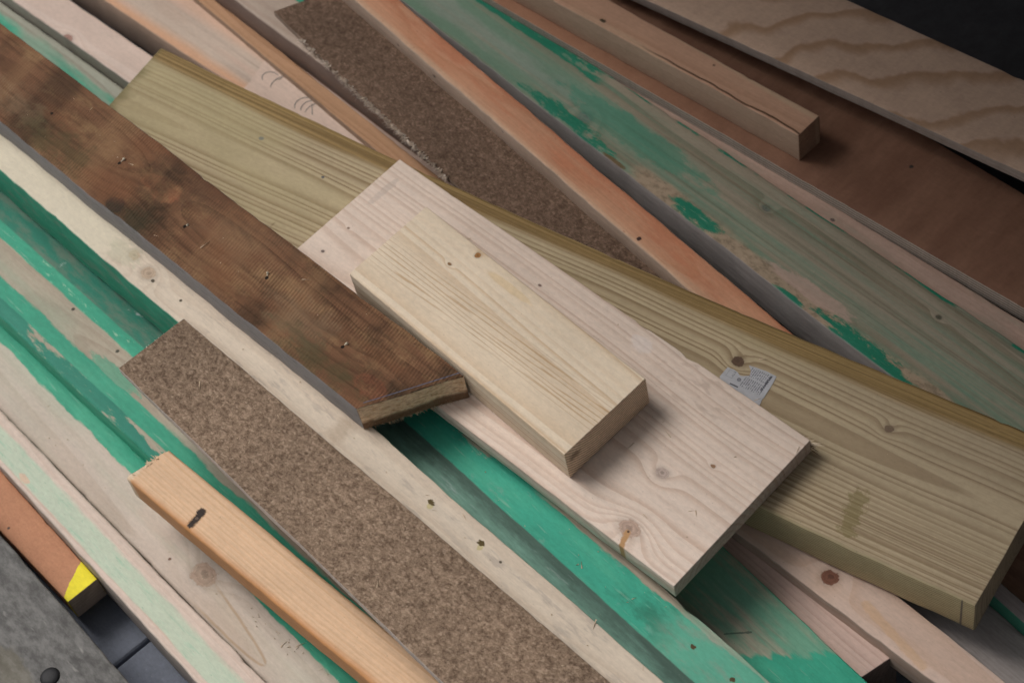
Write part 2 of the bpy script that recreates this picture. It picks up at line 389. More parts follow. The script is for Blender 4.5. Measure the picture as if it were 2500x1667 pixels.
def board(key, name, mat, label, cat, radius=0.0015, nx=40, wob=0.0005, zwob=0.0, bow=0.0,
          rough_far=0.0, rough_near=0.0, group=None, dent=0.0045):
    """A sawn board: rounded rectangular section swept along its length, with slightly uneven arrises."""
    org, ang, q, th = BOARDS[key]
    fl, fr, nr, nl = [Vector(p) for p in q]
    seed = (sum(map(ord, key)) % 97) * 1.37
    L = (nl - fl).length
    nx = max(nx, int(L / 0.006))
    # section: list of (t across 0..1, offset across, offset z from the top)
    r = radius
    ring = []
    def arc(t, sx, ztop, sz, a0, a1):
        for k in range(4):
            a = a0 + (a1 - a0) * k / 3
            ring.append((t, sx * r + r * math.cos(a), ztop + sz * r + r * math.sin(a)))
    NTOP = 7
    H = math.pi / 2
    arc(0, 1, 0, -1, 2 * H, H)                       # top left
    for k in range(1, NTOP): ring.append((k / NTOP, 0.0, 0.0))
    arc(1, -1, 0, -1, H, 0)                          # top right
    arc(1, -1, -th, 1, 0, -H)                        # bottom right
    for k in range(NTOP - 1, 0, -1): ring.append((k / NTOP, 0.0, -th))
    arc(0, 1, -th, 1, -H, -2 * H)                    # bottom left
    n = len(ring)
    verts = []
    stations = [0.0, 0.0004 / L] + [k / nx for k in range(1, nx)] + [1 - 0.0004 / L, 1.0]
    for si, s in enumerate(stations):
        pl = fl.lerp(nl, s); pr = fr.lerp(nr, s)
        b = bow * 4 * s * (1 - s)
        inset = 0.0004 if si in (0, len(stations) - 1) else 0.0
        for (t, dy, dz) in ring:
            p = pl.lerp(pr, t)
            xx = p.x
            e = (1 if t < 0.5 else -1)
            yy = p.y + dy + b + wob * nz(s * L * 45 + seed, t * 3, dz * 60) + wob * 1.6 * nz(s * L * 9 + seed, t * 2)
            zz = p.z + dz + zwob * nz(s * L * 30 + seed, t * 5 + 9, 3)
            if t in (0, 1) and dz > -th * 0.5:
                dn = max(0.0, nz(s * L * 38 + seed * 3, t * 11.0, 4.0) - 0.38) * dent + max(0.0, nz(s * L * 120 + seed * 5, t * 17.0, 2.0) - 0.45) * dent * 0.5
                yy += e * dn; zz -= dn * 0.7
            if inset:
                yy += inset * (e if t in (0, 1) else 0); zz += -inset if dz > -th / 2 else inset
            if rough_far and s < 0.02:
                xx += rough_far * (nz(seed + t * 23, dz * 400, 1) + 0.6 * nz(seed + t * 60, dz * 900, 5)) * (1 - s / 0.02)
            if rough_near and s > 0.98:
                xx += rough_near * (nz(seed + t * 19, dz * 300, 2) + 0.6 * nz(seed + t * 55, dz * 800, 7)) * (s - 0.98) / 0.02
            verts.append((xx, yy, zz))
    faces = []
    m = len(stations)
    for i in range(m - 1):
        for j in range(n):
            a = i * n + j; b2 = i * n + (j + 1) % n
            faces.append((a, a + n, b2 + n, b2))
    faces.append(tuple(range(n)))
    faces.append(tuple((m - 1) * n + j for j in reversed(range(n))))
    # consistent outward normals
    o = mesh_obj(name, verts, faces, mat)
    bm = bmesh.new(); bm.from_mesh(o.data)
    bmesh.ops.recalc_face_normals(bm, faces=bm.faces)
    bm.to_mesh(o.data); bm.free()
    for p in o.data.polygons: p.use_smooth = True
    o.data.set_sharp_from_angle(angle=math.radians(40))
    o.location = org
    o.rotation_euler = (0, 0, math.radians(ang))
    tag(o, label, cat, group)
    return o

def spikes(name, parent, mat, items, stuff=True):
    """Thin torn fibres: items are (base, direction, length, width)."""
    vs_, fs_ = [], []
    for base, d, ln, wd in items:
        d = Vector(d).normalized()
        a = d.orthogonal().normalized(); b = d.cross(a)
        i = len(vs_)
        bend = Vector((random.uniform(-.2, .2), random.uniform(-.2, .2), random.uniform(-.2, .2))) * ln
        B0 = Vector(base)
        for q in range(3):
            an = q * 2.094
            vs_.append(B0 + (a * math.cos(an) + b * math.sin(an) * 0.5) * wd)
        mid = B0 + d * ln * 0.55 + bend * 0.4
        for q in range(3):
            an = q * 2.094
            vs_.append(mid + (a * math.cos(an) + b * math.sin(an) * 0.5) * wd * 0.6)
        vs_.append(B0 + d * ln + bend)
        for q in range(3):
            q2 = (q + 1) % 3
            fs_ += [(i + q, i + q2, i + 3 + q2, i + 3 + q), (i + 3 + q, i + 3 + q2, i + 6)]
    o = mesh_obj(name, [tuple(v) for v in vs_], fs_, mat, parent)
    if stuff: o['kind'] = 'stuff'
    return o

def plain(name, c0, rough=0.7, var=0.25, sc_=300.0, metal=0.0):
    c = start(name)
    n = noise(vec(c.x * sc_, c.y * sc_, c.z * sc_), 1.0, 3.0)
    return finish(c, scale(c0, 1.0 - var + n * var * 2), rough, 0, metal=metal, wear=0)

# ------------------------------------------------------------------ the setting
def build_ground():
    c = start('dark_ground')
    n = noise(vec(c.x * 60, c.y * 60, 0.0), 1.0, 4.0, 0.65)
    n2 = noise(vec(c.x * 7, c.y * 7, 3.0), 1.0, 3.0)
    sp = smooth(voro(vec(c.x, c.y, c.z), 55.0), 0.10, 0.05) * smooth(noise(vec(c.x * 20, c.y * 20, 5.0), 1.0, 1.0), 0.62, 0.7)
    cl = scale((0.052, 0.050, 0.055), 0.5 + n * 0.7 + n2 * 0.4)
    cl = mix(cl, (0.16, 0.16, 0.16), sp * 0.6)
    c.h = n
    finish(c, cl, 0.85, 0.4, 0.003)
    S = 6.0
    g = mesh_obj('ground', [(-S, -S, -0.012), (S, -S, -0.012), (S, S, -0.012), (-S, S, -0.012)], [(0, 1, 2, 3)], c.mat)
    g['kind'] = 'structure'
    # block paving at the front left
    c = start('paving_stone')
    oi = NT.nodes.new('ShaderNodeObjectInfo'); rnd = V(oi.outputs['Random'])
    off = rnd * 17.0
    n = noise(vec(c.x * 220 + off, c.y * 220, c.z * 220), 1.0, 4.0, 0.7)
    n2 = noise(vec(c.x * 25 + off, c.y * 25, c.z * 25), 1.0, 2.0)
    cl = mix((0.14, 0.155, 0.20), (0.22, 0.24, 0.29), n2)
    cl = scale(cl, 0.72 + n * 0.45 + rnd * 0.15)
    pale = smooth(noise(vec(c.x * 420 + off, c.y * 420, c.z * 300), 1.0, 1.0), 0.74, 0.8)
    cl = mix(cl, (0.35, 0.35, 0.36), pale * 0.5)
    c.h = n
    finish(c, cl, 0.75, 0.5, 0.0015)
    pav = bpy.data.objects.new('paving', None); col.objects.link(pav); pav['kind'] = 'structure'
    pav.location = (-0.3878, -0.1488, 0.0)
    pav.rotation_euler = (0, 0, math.radians(-60))
    # one stone, its top rounded at the arrises
    a, b, r = 0.098, 0.048, 0.004
    bm = bmesh.new()
    bmesh.ops.create_cube(bm, size=1.0)
    for v in bm.verts: v.co = Vector((v.co.x * 2 * a, v.co.y * 2 * b, (v.co.z - 0.5) * 0.05))
    bmesh.ops.bevel(bm, geom=[e for e in bm.edges if max(v.co.z for v in e.verts) > -0.001], offset=r, segments=3, profile=0.6, affect='EDGES')
    me = bpy.data.meshes.new('paving_stone'); bm.to_mesh(me); bm.free()
    me.materials.append(c.mat)
    for i in range(-4, 4):
        for j in range(-4, 5):
            s = bpy.data.objects.new('paving_stone', me); col.objects.link(s); s.parent = pav
            s.location = (i * 0.2 + 0.1 + (0.1 if j % 2 else 0.0), j * 0.1, random.uniform(-0.0012, 0.0012))
            s.rotation_euler = (random.uniform(-.006, .006), random.uniform(-.006, .006), random.uniform(-.006, .006))
    # sandy joints between the stones
    c = start('joint_sand')
    n = noise(vec(c.x * 500, c.y * 500, 0.0), 1.0, 3.0, 0.7)
    finish(c, scale((0.23, 0.20, 0.165), 0.5 + n), 0.95, 0)
    js = mesh_obj('joint_sand', [(-0.82, -0.46, -0.0085), (0.92, -0.46, -0.0085), (0.92, 0.46, -0.0085), (-0.82, 0.46, -0.0085)], [(0, 1, 2, 3)], c.mat, pav)
    # unseen slab and upright added to keep sky light off the right-hand side
    rm = plain('blocker_dark', (0.06, 0.055, 0.05), 0.9)
    def box(nm, x0, x1, y0, y1, z0, z1):
        v = [(x, y, z) for z in (z0, z1) for y in (y0, y1) for x in (x0, x1)]
        f = [(0, 2, 3, 1), (4, 5, 7, 6), (0, 1, 5, 4), (2, 6, 7, 3), (0, 4, 6, 2), (1, 3, 7, 5)]
        o = mesh_obj(nm, v, f, rm); o['kind'] = 'structure'
        return o
    e, hgt, ang = BLOCKER
    rf = box('unseen_sky_blocker', 0, 3.0, -1.1, 3.5, 0, 0.06)
    rf.location = (e * math.cos(ang), e * math.sin(ang), hgt); rf.rotation_euler = (0, 0, ang)
    wl = box('unseen_side_blocker', 0.84, 0.94, -1.1, 3.5, -0.012, hgt)  # added upright out of view, cuts off low sky on the right
    wl.location = (e * math.cos(ang), e * math.sin(ang), 0); wl.rotation_euler = (0, 0, ang)
    return g

BLOCKER = (-0.055, 1.08, math.radians(19))   # added sky blocker: distance of its edge, height, direction it faces away from
build_ground()

M = MARKS
# ------------------------------------------------------------------ timber in the middle of the pile
# small planed block on top
k = M['small_block']
c = start('planed_spruce', 1.3)
cl = wood(c, (0.73, 0.61, 0.475), (0.58, 0.41, 0.26), y0=0.034, z0=-0.085, spacing=0.0052, tilt=0.004, warp=0.0018, strength=0.75,
          knots=((k['k1'][0], k['k1'][1] - 0.003, 0.0028, (0.36, 0.17, 0.06), 1.0, 1.2), (k['k2'][0], k['k2'][1], 0.0013, (0.28, 0.16, 0.08), 1.6, 2.0)),
          fibre=0.06, tint=0.05, irregular=1.8, relief=0.3, fine=0.15, end_dark=0.85)
band = smooth(absf(c.y - 0.036 - c.x * 0.03), 0.022, 0.008) * (0.35 + 0.5 * noise1(c.y, 260.0, 2.0))
fine_l = smooth(sin(c.y * 1500.0 - c.x * 60.0 + noise(vec(c.x * 2.5, c.y * 70, 0.0), 1.0, 3.0, 0.6) * 22.0), 0.55, 1.0)
cl = mix(cl, (0.44, 0.27, 0.13), fine_l * band * (1.0 - c.end))
cl = mix(cl, (0.66, 0.48, 0.26), blob(c, k['stain'], 0.03, 0.004, 0.4) * 0.5)
rings = smooth(sin(sqrt(sq(c.y - 0.05) + sq(c.z - 0.055)) * 2300.0), 0.1, 0.9)
cl = mix(cl, scale((0.74, 0.54, 0.38), 0.6 + noise(vec(c.x * 50, c.y * 260, c.z * 300), 1.0, 4.0, 0.75) * 0.8), c.end * 0.8)
cl = mix(cl, scale(cl, 0.5), rings * c.end)
cl = mix(cl, (0.10, 0.055, 0.03), smooth(sqrt(sq((c.y - 0.010) / 0.010) + sq((c.z + 0.012) / 0.006)) + (noise(vec(c.y * 300, c.z * 500, 1.0), 1.0, 3.0) - 0.5), 0.9, 0.3) * c.end * 0.6)
finish(c, cl, 0.6, 0.25)
block = board('small_block', 'timber_block', c.mat, 'short pale planed block with fine straight grain lying on top of the pile', 'block', radius=0.0012, nx=16, wob=0.0002)

# wide whitewood board under it
k = M['wide_board']
c = start('whitewood', 2.1)
cl = wood(c, (0.73, 0.60, 0.515), (0.55, 0.39, 0.305), y0=0.055, z0=-0.03, spacing=0.0062, tilt=0.018, warp=0.0042, strength=0.62,
          knots=((k['k1'][0], k['k1'][1] + 0.004, 0.0065, (0.50, 0.36, 0.29), 1.5, 2.4), (k['k2'][0], k['k2'][1], 0.0045, (0.52, 0.41, 0.36), 1.3, 2.2),
                 (k['p3'][0], k['p3'][1], 0.0016, (0.34, 0.20, 0.12), 1.4, 2.5), (k['p1'][0], k['p1'][1], 0.0014, (0.20, 0.15, 0.14), 1.2, 1.5),
                 (k['p2'][0], k['p2'][1], 0.0012, (0.26, 0.17, 0.14), 1.5, 1.5), (k['p4'][0], k['p4'][1], 0.0011, (0.3, 0.2, 0.15), 1.3, 1.5)),
          fibre=0.07, tint=0.06, irregular=1.0, relief=0.35, end_dark=0.66)
ch = seg(c, k['chip0'], k['chip1'], 0.0028, 0.5, 260.0)
cl = mix(cl, (0.47, 0.27, 0.13), ch)
cl = mix(cl, (0.12, 0.07, 0.05), dot(c, (k['chip0'][0], k['chip0'][1] + 0.001), 0.0012))
cl = mix(cl, (0.50, 0.41, 0.36), blob(c, k['arc'], 0.004, 0.022, 0.5) * 0.45)
cl = mix(cl, (0.74, 0.66, 0.63), blob(c, k['scuff'], 0.012, 0.008, 0.5, 140.0) * 0.5)
# coarse saw figure near the far third
fig = smooth(noise(vec(c.x * 55 + c.y * 90, c.y * 150 - c.x * 20, 0.0), 1.0, 2.0), 0.52, 0.66) * blob(c, (0.39, 0.155), 0.045, 0.025, 0.5)
cl = mix(cl, (0.53, 0.40, 0.33), fig * 0.6)
finish(c, cl, 0.62, 0.3)
wide = board('wide_board', 'wide_board', c.mat, 'wide pale whitewood board under the short planed block', 'board', radius=0.0009, nx=30, wob=0.0003)
chipm = plain('torn_whitewood', (0.62, 0.50, 0.38))
darkm = plain('torn_dark_wood', (0.16, 0.10, 0.06))
sx, sy = k['splint']
items = []
for i in range(26):
    t = i / 25
    items.append(((sx - 0.012 + 0.013 * t, sy - 0.001, -0.002 - 0.007 * random.random()), (1.0, random.uniform(0.1, 1.2), random.uniform(-0.5, 0.35)), random.uniform(0.004, 0.012), random.uniform(0.0003, 0.0008)))
spikes('torn_splinter', wide, chipm, items)
spikes('torn_splinter', wide, darkm, [((sx - 0.008 + 0.01 * random.random(), sy - 0.001, -0.005 - 0.008 * random.random()), (1.0, random.uniform(0.1, .8), random.uniform(-0.6, 0.1)), random.uniform(0.003, 0.009), 0.0006) for i in range(14)])

# rough-sawn brown board
k = M['rough_board']
c = start('rough_sawn_brown', 3.4)
cl = wood(c, (0.165, 0.083, 0.046), (0.075, 0.036, 0.020), y0=0.05, z0=-0.05, spacing=0.0034, tilt=0.002, warp=0.002, strength=0.55,
          knots=((k['k1'][0], k['k1'][1], 0.0125, (0.25, 0.105, 0.056), 1.9, 0.35), (k['k2'][0], k['k2'][1], 0.008, (0.045, 0.026, 0.024), 1.3, 0.35),
                 (k['k3'][0], k['k3'][1], 0.010, (0.18, 0.075, 0.042), 1.8, 0.3)), fibre=0.28, tint=0.3, relief=0.3, end_dark=1.0)
n1 = noise(vec(c.x * 13 + 3, c.y * 30, c.z * 20), 1.0, 6.0, 0.76)
n2 = noise(vec(c.x * 11 + 8, c.y * 12, 2.0), 1.0, 5.0, 0.66)
cl = mix(cl, (0.30, 0.185, 0.095), smooth(n1, 0.48, 0.70) * 0.65)
cl = mix(cl, (0.032, 0.022, 0.013), smooth(n2, 0.50, 0.70) * 0.85)
bnd = noise1(c.x + c.y * 0.25 + 2.0, 11.0, 3.0)
cl = mix(cl, (0.27, 0.155, 0.082), smooth(bnd, 0.52, 0.68) * 0.45)
cl = mix(cl, (0.040, 0.025, 0.015), smooth(bnd, 0.46, 0.32) * 0.6)
rust = smooth(noise(vec(c.x * 7 + 21, c.y * 16, 5.0), 1.0, 3.0, 0.6), 0.50, 0.68)
cl = mix(cl, (0.20, 0.088, 0.044), rust * 0.6)
for nm, rx, ry, cc, f in (('t1', .04, .016, (0.24, .17, .105), .4), ('t2', .06, .024, (0.21, .125, .072), .35), ('t3', .04, .022, (.23, .165, .105), .35),
                          ('g1', .05, .018, (.075, .065, .03), .55), ('g2', .035, .016, (.04, .04, .022), .6), ('g3', .05, .018, (.06, .065, .03), .55), ('d1', .09, .035, (.07, .04, .026), .4)):
    cl = mix(cl, cc, cloud(c, k[nm], rx, ry) * f)
saw = sin(c.x * 1900.0 + c.y * 400.0 + (noise(vec(c.x * 40, c.y * 25, 0.0), 1.0, 2.0) - 0.5) * 9.0)
sawm = smooth(noise(vec(c.x * 10, c.y * 30, 7.0), 1.0, 5.0, 0.75), 0.36, 0.66)
cl = scale(cl, 1.0 + saw * sawm * 0.19)
c.h = c.h + saw * sawm * 0.16 + n1 * 0.8
grey = mix((0.25, 0.24, 0.245), (0.34, 0.33, 0.33), noise(vec(c.x * 12, c.z * 260, c.y * 40), 1.0, 3.0))
crk = smooth(noise(vec(c.x * 30 + 5, c.z * 320, 2.0), 1.0, 3.0, 0.7), 0.60, 0.72)
grey = mix(grey, (0.07, 0.065, 0.065), crk * 0.8)
cl = mix(cl, grey, c.side)
cl = mix(cl, (0.10, 0.11, 0.16), seg(c, k['l0'], k['l1'], 0.0005, 0.5) * (1.0 - c.end) * 0.9)
cut = noise(vec(c.x * 100, c.y * 180, c.z * 500), 1.0, 4.0, 0.7)
endc = mix((0.66, 0.40, 0.22), (0.97, 0.74, 0.52), smooth(cut, 0.3, 0.60))
lowr = smooth(c.z + (noise(vec(c.y * 70, c.x * 20, 1.0), 1.0, 3.0) - 0.5) * 0.012, -0.018, -0.023)
endc = mix(endc, (0.12, 0.055, 0.025), lowr * 0.85)
cl = mix(cl, endc, c.end)
for nm in ('n1', 'n2', 'n3', 'n4', 'n5', 'k2'):
    if nm != 'k2': cl = mix(cl, (0.012, 0.009, 0.007), dot(c, (k[nm][0] + 0.0012, k[nm][1] - 0.0012), 0.0019) * (1.0 - c.end))
c.h = c.h + cut * c.end * 2.0
finish(c, cl, 0.82, 0.7, 0.0016, spec=0.15)
rough = board('rough_board', 'rough_sawn_board', c.mat, 'dark brown rough-sawn board with grey edge and pale cut end', 'board', radius=0.0012, nx=70, wob=0.0009, zwob=0.0006, rough_near=0.0012)
nailm = plain('pale_nail', (0.62, 0.56, 0.44), 0.4, 0.2, 500, 0.3)
def nail(parent, p, az, ln=0.004, r=0.0009, z=0.0003, tilt=0.5):
    vs_, fs_ = [], []
    d = Vector((math.cos(az) * math.cos(tilt), math.sin(az) * math.cos(tilt), math.sin(tilt)))
    a = d.orthogonal().normalized(); b = d.cross(a)
    prof = [(0, 0.75), (0.62, 0.7), (0.66, 1.35), (0.94, 1.35), (1.0, 0.9)]
    base = Vector((p[0], p[1], z - 0.0015))
    for s, rr in prof:
        for q in range(8):
            an = q * math.pi / 4
            vs_.append(tuple(base + d * ln * s + (a * math.cos(an) + b * math.sin(an)) * r * rr))
    for i in range(len(prof) - 1):
        for q in range(8):
            fs_.append((i * 8 + q, i * 8 + (q + 1) % 8, i * 8 + 8 + (q + 1) % 8, i * 8 + 8 + q))
    fs_.append(tuple(range((len(prof) - 1) * 8, len(prof) * 8)))
    return mesh_obj('nail', vs_, fs_, nailm, parent, True)
for nm, az, ln in (('n1', 1.2, 0.0065), ('n3', 0.6, 0.004), ('n4', 2.2, 0.0045), ('n5', 1.0, 0.0055)):
    nail(rough, k[nm], az, ln)
torn = plain('torn_fibre', (0.48, 0.35, 0.22), 0.85, 0.35)
(_, _, q, th) = BOARDS['rough_board']
NR, NL = Vector(q[2]), Vector(q[3])
items = []
for i in range(150):
    t = random.random()
    p = NL.lerp(NR, t)
    items.append(((p.x - 0.0012, p.y, -th + random.uniform(-0.0006, 0.0018)), (1.0, random.uniform(-.5, .3), random.uniform(-.8, .3)), random.uniform(0.0012, 0.0045), random.uniform(0.00025, 0.0007)))
for i in range(70):
    t = random.random()
    p = NL.lerp(NR, t)
    items.append(((p.x - 0.001, p.y, -random.uniform(0.0005, th * 0.9)), (1.0, random.uniform(-.6, .6), random.uniform(-.4, .6)), random.uniform(0.0008, 0.0022), random.uniform(0.0003, 0.0006)))
spikes('torn_fibres', rough, torn, items)

# pressure-treated board
k = M['treated_board']
c = start('treated_pine', 4.2)
cl = wood(c, (0.47, 0.378, 0.245), (0.225, 0.150, 0.078), y0=0.085, z0=-0.020, spacing=0.0045, tilt=0.007, warp=0.0030, strength=0.95,
          knots=((k['k1'][0], k['k1'][1], 0.0048, (0.085, 0.042, 0.026), 1.1, 1.7), (k['k2'][0], k['k2'][1], 0.0032, (0.11, 0.06, 0.036), 1.2, 1.8)),
          fibre=0.10, tint=0.10, relief=0.5, end_dark=0.45, irregular=1.0)
gr = noise(vec(c.x * 3 + 2, c.y * 12, 0.0), 1.0, 3.0)
cl = mix(cl, (0.385, 0.325, 0.18), smooth(gr + smooth(c.x, 0.5, 0.1) * 0.16, 0.48, 0.75) * 0.6)
cl = mix(cl, scale((0.41, 0.325, 0.24), 0.8 + 1.0 - 0.8), smooth(c.x, 0.55, 0.95) * 0.35)
edges(c, 'treated_board')
wv = (noise1(c.x + 4.0, 3.0, 2.0) - 0.5) * 0.012
edge_y = c.y - wv - 0.0
BOW = -0.0095
LT = BOARDS['treated_board'][2][3][0]
bowv = c.x * (LT - c.x) * (4 * BOW / (LT * LT))
eb = smooth(c.yr + bowv + wv, 0.0225, 0.0135)
ebc = mix((0.165, 0.100, 0.036), (0.33, 0.22, 0.09), smooth(noise(vec(c.x * 1.6, (c.y - bowv + wv * 0.3) * 420.0, c.z * 420.0), 1.0, 3.0, 0.6), 0.35, 0.66))
cl = mix(cl, ebc, eb * 0.92 * (1.0 - c.end))
fl_m = smooth(sin((c.y - bowv - c.x * 0.012) * 1250.0 + wv * 300 + noise(vec(c.x * 2.0, c.y * 55.0, 3.0), 1.0, 2.0) * 11.0), 0.25, 1.0) * smooth(c.y - bowv, 0.058, 0.03) * smooth(c.x, 0.55, 0.75)
cl = mix(cl, (0.26, 0.19, 0.11), fl_m * 0.75 * (1.0 - c.end))
cl = mix(cl, (0.52, 0.425, 0.26), c.side * 0.9)
sideln = smooth(sin(c.z * 2400.0 + noise(vec(c.x * 5, c.z * 90, 0.0), 1.0, 2.0) * 6.0), 0.2, 0.9)
cl = mix(cl, (0.20, 0.14, 0.065), sideln * c.side * 0.6)
cl = mix(cl, (0.17, 0.145, 0.065), smooth(c.x - c.y * -0.2 + (noise(vec(c.x * 30, c.y * 60, 1.0), 1.0, 3.0) - 0.5) * 0.035, 0.030, 0.006) * 0.85)
cl = mix(cl, (0.19, 0.155, 0.06), seg(c, k['st0'], k['st1'], 0.0075, 1.1, 170.0) * 0.6)
cl = mix(cl, (0.10, 0.10, 0.11), dot(c, k['d1'], 0.0017))
cl = mix(cl, (0.17, 0.18, 0.16), dot(c, k['d2'], 0.0022, 1.5) * 0.8)
cl = mix(cl, (0.10, 0.085, 0.09), seg(c, (k['tk'][0], k['tk'][1] - 0.004), (k['tk'][0] + 0.002, k['tk'][1] + 0.006), 0.0012, 0.5) * c.side * 0.8)
finish(c, cl, 0.68, 0.35)
treated = board('treated_board', 'treated_board', c.mat, 'long greenish pressure-treated board with dark grained edge and a torn paper label', 'board', radius=0.0035, nx=70, wob=0.0007, bow=BOW, rough_near=0.0012)

# torn paper label on the treated board
LAB = LABEL
c = start('label_paper', 0.4)
base = scale((0.44, 0.44, 0.47), 0.9 + noise(vec(c.x * 300, c.y * 300, 0.0), 1.0, 3.0) * 0.2)
base = mix(base, (0.34, 0.33, 0.33), smooth(noise(vec(c.x * 120, c.y * 120, 4.0), 1.0, 2.0), 0.55, 0.75) * 0.4)
LX, LY = LABEL[5][0] - 0.8018, LABEL[5][1] - 0.0896
lx, ly = c.x - LX, c.y - LY
row = (lx - 0.8065) / 0.00185
inrow = smooth(absf(frac(row) - 0.5), 0.30, 0.22)
wd = noise(vec(m_('FLOOR', row) * 7.3, ly * 900.0, 0.0), 1.0, 2.0)
ink = inrow * smooth(wd, 0.40, 0.50) * smooth(lx, 0.8062, 0.8070) * smooth(lx, 0.8272, 0.8265) * smooth(ly, 0.0795, 0.081) * smooth(ly, 0.1022, 0.1015)
ink = ink * (1.0 - smooth(absf(ly - 0.0915), 0.0012, 0.0004))
bold = smooth(absf(lx - 0.8252), 0.0009, 0.0006) * smooth(wd, 0.36, 0.46) * smooth(ly, 0.083, 0.084) * smooth(ly, 0.1022, 0.1015)
ring_ = smooth(absf(sqrt(sq(lx - 0.8035) + sq(ly - 0.0855)) - 0.0014), 0.0006, 0.0003) + dot(c, (0.8035 + LX, 0.0855 + LY), 0.0008)
bar = smooth(absf(ly - 0.0785), 0.0008, 0.0005) * smooth(lx, 0.7985, 0.799) * smooth(lx, 0.807, 0.8065)
fr_ = smooth(absf(mx(absf(lx - 0.7945) - 0.0030, absf(ly - 0.0872) - 0.0034)), 0.0004, 0.0002)
fill_ = smooth(lx, 0.7955, 0.796) * smooth(lx, 0.7978, 0.7973) * smooth(absf(ly - 0.0885), 0.003, 0.0025) * smooth(wd, 0.45, 0.52)
allink = sat(ink * 0.6 + bold * 0.9 + ring_ * 0.7 + bar * 0.9 + fr_ * 0.25 + fill_ * 0.5)
cl = mix(base, (0.06, 0.06, 0.075), allink)
finish(c, cl, 0.55, 0)
bm = bmesh.new()
vl = [bm.verts.new((x + random.uniform(-.0003, .0003), y + random.uniform(-.0003, .0003), 0.00015)) for x, y in LAB]
f = bm.faces.new(vl)
ex = bmesh.ops.extrude_face_region(bm, geom=[f])
for v in ex['geom']:
    if isinstance(v, bmesh.types.BMVert): v.co.z += 0.00022
bmesh.ops.recalc_face_normals(bm, faces=bm.faces)
me = bpy.data.meshes.new('paper_label'); bm.to_mesh(me); bm.free(); me.materials.append(c.mat)
lab = bpy.data.objects.new('paper_label', me); col.objects.link(lab); lab.parent = treated
lab['label'] = 'torn white paper label with small dark print'

# ------------------------------------------------------------------ beams and boards on the left
k = M['cream_beam']
c = start('cream_softwood', 5.3)
cl = wood(c, (0.64, 0.545, 0.445), (0.52, 0.41, 0.32), y0=0.05, z0=-0.10, spacing=0.0035, tilt=0.006, warp=0.004, strength=0.5,
          knots=((k['b2'][0], k['b2'][1], 0.006, (0.52, 0.40, 0.30), 1.3, 1.5), (k['b1'][0], k['b1'][1] + 0.004, 0.005, (0.55, 0.43, 0.31), 1.3, 1.5)), fibre=0.12, tint=0.10, irregular=0.9)
cream = smooth(c.x + (noise(vec(c.x * 12, c.y * 60, 0.0), 1.0, 3.0) - 0.5) * 0.12, 0.47, 0.40)
cl = mix(cl, scale((0.66, 0.60, 0.475), 0.93 + noise(vec(c.x * 30, c.y * 160, 0.0), 1.0, 3.0) * 0.14), cream * 0.85)
dirt = smooth(noise(vec(c.x * 22, c.y * 110, 6.0), 1.0, 4.0, 0.7), 0.52, 0.68) * smooth(c.x, 0.455, 0.565)
cl = mix(cl, (0.33, 0.28, 0.25), dirt * 0.5)
dirt2 = smooth(noise(vec(c.x * 14 + 4, c.y * 40, 2.0), 1.0, 3.0, 0.6), 0.54, 0.72) * smooth(c.x, 0.72, 0.96)
cl = mix(cl, (0.36, 0.34, 0.32), dirt2 * 0.55)
cl = mix(cl, (0.42, 0.42, 0.30), blob(c, (k['b1'][0] - 0.008, k['b1'][1] - 0.002), 0.022, 0.012, 0.8, 160.0) * 0.35)
cl = mix(cl, (0.37, 0.27, 0.19), cloud(c, k['scar'], 0.010, 0.022) * 0.45)
for nm, rr in (('d1', .0018), ('d2', .0014), ('d3', .0011)):
    cl = mix(cl, (0.10, 0.08, 0.06), dot(c, k[nm], rr, 1.3))
for nm in ('h1', 'h2'):
    cl = mix(cl, (0.50, 0.43, 0.22), dot(c, (k[nm][0] + 0.002, k[nm][1] - 0.003), 0.003) * 0.8)
    cl = mix(cl, (0.10, 0.072, 0.03), blob(c, k[nm], 0.0036, 0.0024, 0.9, 380.0, 1.0))
sp = paint_green(c, cl, 1.0, 0.25, 0.35, main=(0.045, 0.30, 0.20))
scf = smooth(noise(vec(c.x * 20, c.z * 60, c.y * 20), 1.0, 3.0, 0.6), 0.50, 0.66)
sp = mix(sp, (0.17, 0.27, 0.21), scf * 0.75)
wh = smooth(noise(vec(c.x * 24 + 9, c.z * 70, 1.0), 1.0, 2.0), 0.66, 0.72)
sp = mix(sp, (0.42, 0.50, 0.47), wh * 0.7)
cl = mix(cl, sp, c.side)
c.rough = 0.72 - c.side * 0.15
finish(c, cl, None, 0.35)
cream_o = board('cream_beam', 'squared_timber', c.mat, 'long cream topped beam with green painted side beside the rough brown board', 'beam', radius=0.0016, nx=70, wob=0.0009)

